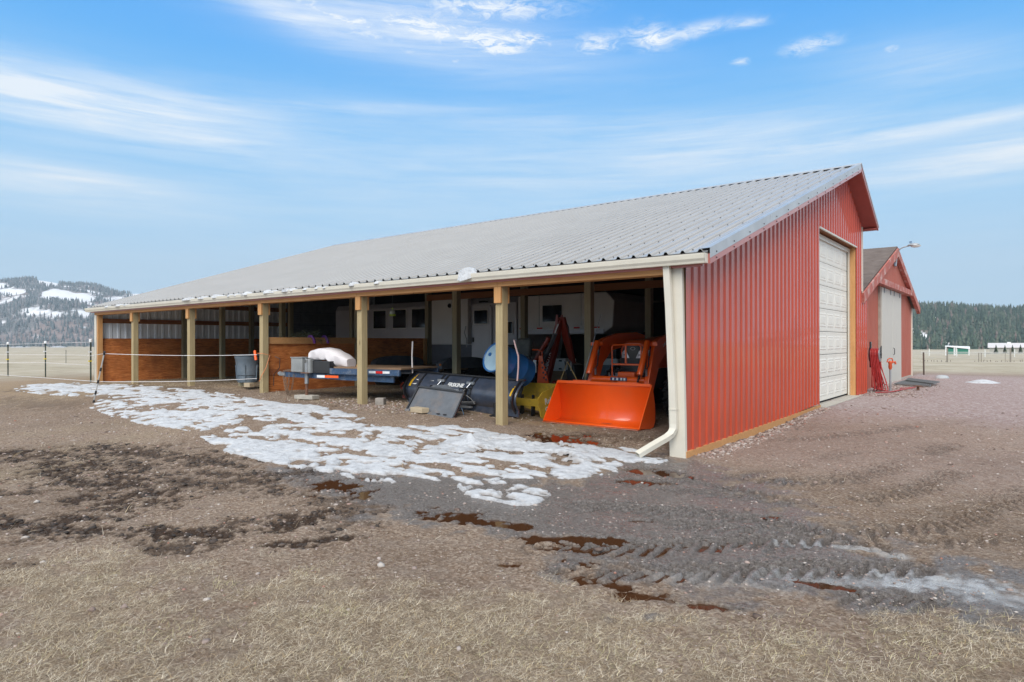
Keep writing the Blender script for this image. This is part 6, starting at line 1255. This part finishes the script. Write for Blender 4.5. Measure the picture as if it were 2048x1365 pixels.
# left mountain: forested with snow clearings
ridge = [(-900, 640), (-500, 610), (-250, 585), (-100, 572), (0, 566), (30, 562), (57, 560), (85, 563), (120, 570), (150, 573), (165, 571), (190, 574), (220, 583), (240, 589), (290, 588), (330, 584), (400, 590), (600, 600), (900, 640)]
front = [(-900, 690), (-400, 650), (-100, 640), (0, 622), (60, 612), (110, 606), (150, 614), (190, 628), (240, 640), (300, 640), (600, 660), (900, 690)]
def shp(DD, UU):
    t_ = np.interp(UU, [p[0] for p in ridge], [p[1] for p in ridge]); f_ = np.interp(UU, [p[0] for p in front], [p[1] for p in front]); e1 = (696-f_)*(1250/1700)/(696-t_)
    return np.where(DD < .3, e1*sstep(0, .3, DD)**.9, e1+(1-e1)*sstep(.25, 1.0, DD))
X, Y, Z, UU, DD = hill_grid(-900, 900, 520, 1000, 1700, 170, ridge, shp, (26, .006), 61)
UPX = UU; dd_ = (X-CAM[0])*_F[0]+(Y-CAM[1])*_F[1]; VPX = 683.7-(Z-CAM[2])*FPX/dd_
def sm_(u, v, ru, rv, rot=0):
    c, s = math.cos(R(rot)), math.sin(R(rot)); a = ((UPX-u)*c+(VPX-v)*s)/ru; b = (-(UPX-u)*s+(VPX-v)*c)/rv; return np.exp(-(a*a+b*b)**1.5)
nz1 = fbm(X, Y, .012, 5, 81); nz2 = fbm(X, Y, .05, 4, 82)
clear = np.maximum.reduce([1.5*sm_(118, 590, 34, 12, 6), 1.2*sm_(93, 596, 20, 6, -5), 1.0*sm_(165, 594, 30, 8, 8), 1.3*sm_(95, 564.5, 24, 6.5, 10), .9*sm_(4, 570, 14, 6), .7*sm_(175, 581, 18, 3, 12), .75*sm_(20, 582, 40, 8), .62*sm_(70, 622, 60, 12, -4), .55*sm_(100, 628, 60, 14), .5*sm_(170, 625, 30, 20), .6*sm_(230, 598, 40, 8), .55*sm_(290, 590, 60, 10)])
snowm = sstep(.38, .60, clear*(.55+.9*nz1)+(nz2-.5)*.45+.05)
snowm = np.maximum(snowm, .9*sstep(.60, .70, nz2*.6+nz1*.4+.07*(VPX < 655)))
brown = sstep(.45, .65, nz1+.22*(VPX > 640)+.2*sm_(160, 655, 50, 20))
m = new_mat('mountain_slope'); t = NT(m); nn = t.noise(.05, 6, .7); c = t.ramp(nn, [(.35, (.10, .11, .11)), (.55, (.22, .21, .21)), (.7, (.62, .62, .64))]); c = t.mix(t.attr('brown'), c, t.ramp(nn, [(.3, (.16, .125, .12)), (.7, (.30, .235, .215))])); c = t.mix(t.attr('snow'), c, (.82, .82, .84)); t.fin(col=c, rough=.9, spec=.1)
o = struct(grid_mesh('mountain', X, Y, Z, m, dict(snow=snowm, brown=brown))); o['label'] = 'snowy forested mountain ridge behind the left pasture'
rg = np.random.default_rng(5); n = 30000; iu = rg.random(n)*(X.shape[1]-1); iv_ = rg.random(n)*(X.shape[0]-2); a = iu.astype(int); b = iv_.astype(int)
vis = (UU[b, a] < 420) & (UU[b, a] > -200); dens = 1-1.05*snowm[b, a]-.35*brown[b, a]; k = vis & (rg.random(n) < dens); a, b = a[k], b[k]; fu = iu[k]-a; fv = iv_[k]-b
def lerp2(A_): return (A_[b, a]*(1-fu)*(1-fv)+A_[b, a+1]*fu*(1-fv)+A_[b+1, a]*(1-fu)*fv+A_[b+1, a+1]*fu*fv)
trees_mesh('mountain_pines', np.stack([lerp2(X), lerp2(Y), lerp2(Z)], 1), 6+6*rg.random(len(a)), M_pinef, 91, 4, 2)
# right wooded hill
rid2 = [(900, 664), (1300, 645), (1600, 632), (1830, 622), (1900, 623), (1960, 627), (2000, 631), (2048, 630), (2200, 634), (2600, 645), (3200, 668)]
X, Y, Z, UU, DD = hill_grid(1200, 3000, 260, 330, 640, 90, rid2, lambda D_, U_: sstep(.0, 1.0, D_)**.85, (9, .02), 71)
dd_ = (X-CAM[0])*_F[0]+(Y-CAM[1])*_F[1]; VPX = 683.7-(Z-CAM[2])*FPX/dd_; UPX = UU; nz1 = fbm(X, Y, .03, 5, 83)
snowm = np.maximum.reduce([sstep(.4, .6, 1.3*np.exp(-(((VPX-(668+(UPX-1837)*.42))/4.5)**2))*(UPX < 1925)*(UPX > 1780)), sstep(.66, .74, nz1+.05)*.8, .9*sstep(.45, .6, nz1)*(VPX > 684)*(UPX > 1880)])
m = new_mat('wooded_hill_floor'); t = NT(m); nn = t.noise(.12, 6, .7); c = t.ramp(nn, [(.3, (.10, .09, .075)), (.7, (.24, .205, .17))]); c = t.mix(t.attr('snow'), c, (.82, .82, .84)); t.fin(col=c, rough=.9, spec=.1)
o = struct(grid_mesh('wooded_hill', X, Y, Z, m, dict(snow=snowm))); o['label'] = 'pine covered hill behind the right pasture'
n = 26000; iu = rg.random(n)*(X.shape[1]-1); iv_ = rg.random(n)*(X.shape[0]-2); a = iu.astype(int); b = iv_.astype(int); clr = 1.2*np.exp(-(((VPX-(672+(UPX-1837)*.42))/9)**2))*(UPX < 1900)
k = (UU[b, a] > 1640) & (UU[b, a] < 2350) & (rg.random(n) < 1-clr[b, a]) & (DD[b, a] > .03); a, b = a[k], b[k]; fu = iu[k]-a; fv = iv_[k]-b
trees_mesh('pine_forest', np.stack([lerp2(X), lerp2(Y), lerp2(Z)-.5], 1), 2.8+6.2*rg.random(len(a))**1.3, M_pine, 92, 6, 4)
# low scrub and trees at the foot of the mountain
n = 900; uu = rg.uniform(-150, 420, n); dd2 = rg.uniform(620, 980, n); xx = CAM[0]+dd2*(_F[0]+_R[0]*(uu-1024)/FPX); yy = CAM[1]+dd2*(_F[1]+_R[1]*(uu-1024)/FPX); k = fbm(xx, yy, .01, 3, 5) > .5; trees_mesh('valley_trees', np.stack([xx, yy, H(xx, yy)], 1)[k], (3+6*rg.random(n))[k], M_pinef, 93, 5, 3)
# pale snow strip in the valley
def strip(u0, u1, d_, w_, m_, lab):
    us = np.linspace(u0, u1, 30); rows = []
    for q in np.linspace(-1, 1, 5):
        r_ = []
        for u_ in us:
            e_ = math.sin(math.pi*(u_-u0)/(u1-u0))**.5; dd3 = d_+q*w_*e_*(1+.3*math.sin(u_*.21)); px = CAM+(F2+R3*(u_-1024)/FPX)*dd3; r_.append((px[0], px[1], hz(px[0], px[1])+.9*e_*(1-abs(q))+.05))
        rows.append(r_)
    o = MB().sheet(rows).obj('snow', m_, None, smooth=True); o['label'] = lab; return struct(o)
strip(100, 133, 620, 26, sm, 'pale snow strip on the valley floor at the foot of the mountain'); strip(20, 62, 700, 18, sm, 'thin snow strip at the far left of the valley')
# low tan rise just left of the shed corner
# ------------------------------------------------------------------ right background buildings
def atd(u, v, d_): return Vector(CAM+ray(u, v)*(d_/FPX))
vx = Vector((R3[0], R3[1], 0)).normalized(); vf = Vector((_F[0], _F[1], 0))
gs = thing('green_shelter', 'small open green horse shelter with a white roof and white posts in the right pasture', 'shelter', tuple(atd(1915, 709, 160)))
a = atd(1892, 709, 160); b = atd(1938, 709, 161); zt_ = atd(1892, 692.5, 160).z; dd_ = (b-a); dd_.z = 0; L_ = dd_.length; ex = dd_.normalized(); ey = Vector(tuple(ray(1915, 700)[:2])+(0,)).normalized(); dep = 4.0
M_g = simple('green_metal_siding', (.02, .17, .11), .5, var=.1); M_wr = simple('white_metal_roof', (.78, .78, .78), .5, var=.03)
zt2 = atd(1938, 697.5, 161).z
mb = MB(); q = [a+ey*dep, a+dd_+ey*dep, Vector((a.x+dd_.x, a.y+dd_.y, zt2))+ey*dep, Vector((a.x, a.y, zt_-.1))+ey*dep]; mb.add(q, [(0, 1, 2, 3)]); mb.obj('rear_wall', M_g, gs)
mb = MB(); mb.add([a, a+ey*dep, Vector((a.x, a.y, zt_-.1))+ey*dep, Vector((a.x, a.y, zt_-.1))], [(0, 1, 2, 3)]); mb.obj('side_wall', M_g, gs)
c0 = a+ex*(L_*.02); mb = MB(); mb.add([c0, a+dd_, Vector((a.x+dd_.x, a.y+dd_.y, zt2-.15)), Vector((c0.x, c0.y, zt2+.0))], [(0, 1, 2, 3)]); mb.obj('front_wall', M_g, gs)
mb = MB(); r0_, r1_ = Vector((a.x, a.y, zt_))-ex*.3-ey*.3, Vector((b.x, b.y, zt2))+ex*.3-ey*.3; mb.add([r0_, r1_, r1_+ey*(dep+.6)+Vector((0, 0, .5)), r0_+ey*(dep+.6)+Vector((0, 0, .1))]+[p-Vector((0, 0, .14)) for p in (r0_, r1_, r1_+ey*(dep+.6)+Vector((0, 0, .5)), r0_+ey*(dep+.6)+Vector((0, 0, .1)))], [(0, 1, 2, 3), (4, 5, 6, 7), (0, 1, 5, 4), (1, 2, 6, 5), (2, 3, 7, 6), (3, 0, 4, 7)]); mb.obj('roof', M_wr, gs)
for f_ in (0, .36, .44, 1): p = a+dd_*f_-ey*.1; MB().box(p.x-.12, p.x+.12, p.y-.12, p.y+.12, p.z-.3, zt_+(zt2-zt_)*f_-.15).obj('corner_post', M_wr, gs)
lb2 = thing('long_barn', 'long pale building with a white metal roof behind four small spruces', 'farm building', tuple(atd(2010, 707, 220)))
a = atd(1979, 707, 220); w_ = 30; vf = Vector(tuple(ray(1979, 700)[:2])+(0,)).normalized(); M_lw = simple('grey_tan_siding', (.36, .35, .31), .7, var=.06)
p0 = a; p1 = a+vx*w_; zr_ = atd(1979, 695, 220).z; zp_ = atd(1979, 687, 226).z
MB().add([p0-Vector((0, 0, .5)), p1-Vector((0, 0, .5)), Vector((p1.x, p1.y, zr_)), Vector((p0.x, p0.y, zr_)), p0+vf*12-Vector((0, 0, .5)), Vector((p0.x, p0.y, zr_))+vf*12, Vector((p0.x, p0.y, zp_))+vf*6], [(0, 1, 2, 3), (0, 3, 6, 5, 4)]).obj('wall', M_lw, lb2)
e0 = Vector((p0.x, p0.y, zr_-.05))-vf*.5-vx*.6; e1 = Vector((p1.x, p1.y, zr_-.05))-vf*.5; g0 = Vector((p0.x, p0.y, zp_+.1))+vf*6-vx*.6; g1_ = Vector((p1.x, p1.y, zp_+.1))+vf*6
MB().add([e0, e1, g1_, g0]+[p-Vector((0, 0, .15)) for p in (e0, e1, g1_, g0)], [(0, 1, 2, 3), (0, 1, 5, 4), (0, 3, 7, 4), (4, 5, 6, 7)]).obj('roof', simple('pale_pink_roof', (.62, .58, .57), .5, var=.03), lb2)
q_ = atd(2018, 686.5, 224); MB().box(q_.x-.5, q_.x+.5, q_.y-.5, q_.y+.5, q_.z-.5, q_.z+.35).obj('ridge_vent', M_wr, lb2)
# four small spruces in front of it
def spruce(x, y, z, h, seed, label, group):
    t_ = thing('spruce_tree', label, 'spruce', (x, y, z), group); rg = np.random.default_rng(seed); MB().tube([(x, y, z), (x, y, z+h*.9)], [h*.02, h*.005], 6).obj('trunk', M_rust, t_)
    mb = MB()
    for k in range(420):
        f_ = rg.random()**1.35; zz = z+h*(.08+.92*f_); rr_ = h*.24*(1-f_)**.8*(.75+.5*rg.random()); a_ = rg.random()*6.28; c_ = Vector((x, y, zz)); d_ = Vector((math.cos(a_), math.sin(a_), -.25-.2*rg.random())); e_ = c_+d_*rr_; s_ = Vector((-math.sin(a_), math.cos(a_), .2))*rr_*.22+Vector((0, 0, h*.012)); mb.add([c_, c_+d_*rr_*.55+s_, e_, c_+d_*rr_*.55-s_], [(0, 1, 2, 3)])
    mb.obj('crown', M_spr, t_, fixn=False)
M_spr = simple('spruce_needles', (.07, .095, .045), .8, var=.35, scale=2)
for k, (u, lb) in enumerate(((1992, 'leftmost of the four small spruces before the long pale building'), (2010, 'second small spruce from the left before the long pale building'), (2025, 'third small spruce from the left before the long pale building'), (2041, 'rightmost of the four small spruces before the long pale building'))):
    p = atd(u, 706.5, 205); spruce(p.x, p.y, p.z, (2.75, 2.6, 2.65, 2.75)[k], 40+k, lb, 'small spruces before the long building')
rc_ = thing('red_car', 'tiny red car parked far away beside the green shelter', 'car', tuple(atd(1949, 702, 400)))
p = atd(1949, 702, 400); MB().obox(p+Vector((0, 0, .55)), (3.6, 1.7, .6), Matrix.Rotation(-YAW*0+.7, 3, 'Z')).obj('body', M_redt, rc_, bevel=.15); MB().obox(p+Vector((0, 0, 1.1)), (1.9, 1.5, .5), Matrix.Rotation(.7, 3, 'Z')).obj('cabin', M_redt, rc_, bevel=.15)
# right pasture fences
M_fp = simple('grey_fence_wood', (.24, .215, .18), .85, var=.2); M_wp = simple('white_fence_post', (.66, .66, .63), .6, var=.05); M_wire = simple('fence_wire', (.42, .41, .40), .5, .3)
def fpost(u, vb, vt, d_, w_, m_, lb, grp, lean=0):
    a = atd(u, vb, d_); b = atd(u+lean, vt, d_); o = MB().tube([a-Vector((0, 0, .2)), b], w_, 8).obj('fence_post', m_, None); base(o); return tag(o, lb, 'fence post', grp)
fpost(1848, 759, 705, 26.5, .03, simple('rusty_steel_post', (.10, .07, .055), .8), 'dark rusty steel post beside the right corner of the old barn', None, -1)
for u, vb, vt, w_, lb in ((1894.5, 728, 697, .05, 'thick wooden fence post in front of the green shelter'), (2021, 728, 696, .05, 'thick wooden fence post in front of the small spruces'), (1957.5, 727, 706, .025, 'left post of the thin close pair in the right pasture fence'), (1962.5, 727, 706, .025, 'right post of the thin close pair in the right pasture fence'), (2010.5, 727, 703, .016, 'thin steel fence post between the second and third spruce')):
    fpost(u, vb, vt, 46, w_, M_fp, lb, 'posts of the near pasture fence')
for u, vb, vt, lb in ((1858.5, 711, 698, 'white post between the old barn and the green shelter'), (1913.5, 712, 698, 'white post right before the green shelter'), (1970, 712, 699, 'white post left of the long pale building'), (2029, 712, 699, 'white post before the third spruce')):
    fpost(u, vb, vt, 120, .09, M_wp, lb, 'white posts of the far pasture fence')
def wire(u0, v0, u1, v1, d_, r_, m_, lb, grp): o = MB().tube([atd(u0, v0, d_), atd((u0+u1)/2, (v0+v1)/2+.3, d_), atd(u1, v1, d_)], r_, 5).obj('fence_wire', m_, None); base(o); return tag(o, lb, 'fence wire', grp)
wire(1842, 704.5, 2120, 705, 120, .035, M_wp, 'upper white rail of the far pasture fence', 'rails of the far pasture fence'); wire(1842, 708, 2120, 708.5, 120, .03, M_wp, 'lower white rail of the far pasture fence', 'rails of the far pasture fence')
wire(1838, 706, 2120, 706.5, 46, .012, M_wire, 'top wire of the near pasture fence on the right', 'wires of the near pasture fence'); wire(1838, 716, 2120, 716.5, 46, .010, M_wire, 'lower wire of the near pasture fence on the right', 'wires of the near pasture fence')
k_ = 0
for u in list(range(1841, 1895, 7))+[1901, 1950, 1966, 1974, 1982, 1989, 1996, 2002, 2014, 2028, 2040, 2044]:
    a = atd(u+rg.normal()*.8, 726.5, 47); b = atd(u+rg.normal()*1.6, 721+rg.normal()*1.3, 47); o = MB().tube([a, b], .025, 5).obj('stake', M_fp, None); base(o); k_ += 1
    tag(o, 'short thin stake in the row of stakes along the near pasture fence on the right', 'stake', 'row of short stakes along the near pasture fence')
dome = G(1884, 757); Mx = Matrix.Translation((dome[0], dome[1], dome[2]-.02)) @ Matrix.Rotation(.5, 4, 'Z') @ Matrix.Diagonal((.48, .34, .55, 1)); o = MB().lathe([(.50, 0), (.48, .10), (.40, .19), (.22, .24), (0, .26)], Mx, 28).obj('grey_cover', simple('grey_plastic_dome', (.40, .43, .45), .5), None, smooth=True); base(o); tag(o, 'low grey dome cover on the ground beyond the rubber mats', 'dome cover')

# ------------------------------------------------------------------ air
hb = MB().box(-2750, 2600, -2600, 2750, -30, 260).obj('haze', None, None); hm = new_mat('haze_air'); hm.node_tree.nodes.clear()
vo = hm.node_tree.nodes.new('ShaderNodeVolumePrincipled'); vo.inputs['Color'].default_value = (.74, .88, 1.0, 1); vo.inputs['Density'].default_value = .00030; vo.inputs['Anisotropy'].default_value = .2
ho = hm.node_tree.nodes.new('ShaderNodeOutputMaterial'); hm.node_tree.links.new(vo.outputs[0], ho.inputs['Volume']); hb.data.materials.append(hm); hb['kind'] = 'stuff'
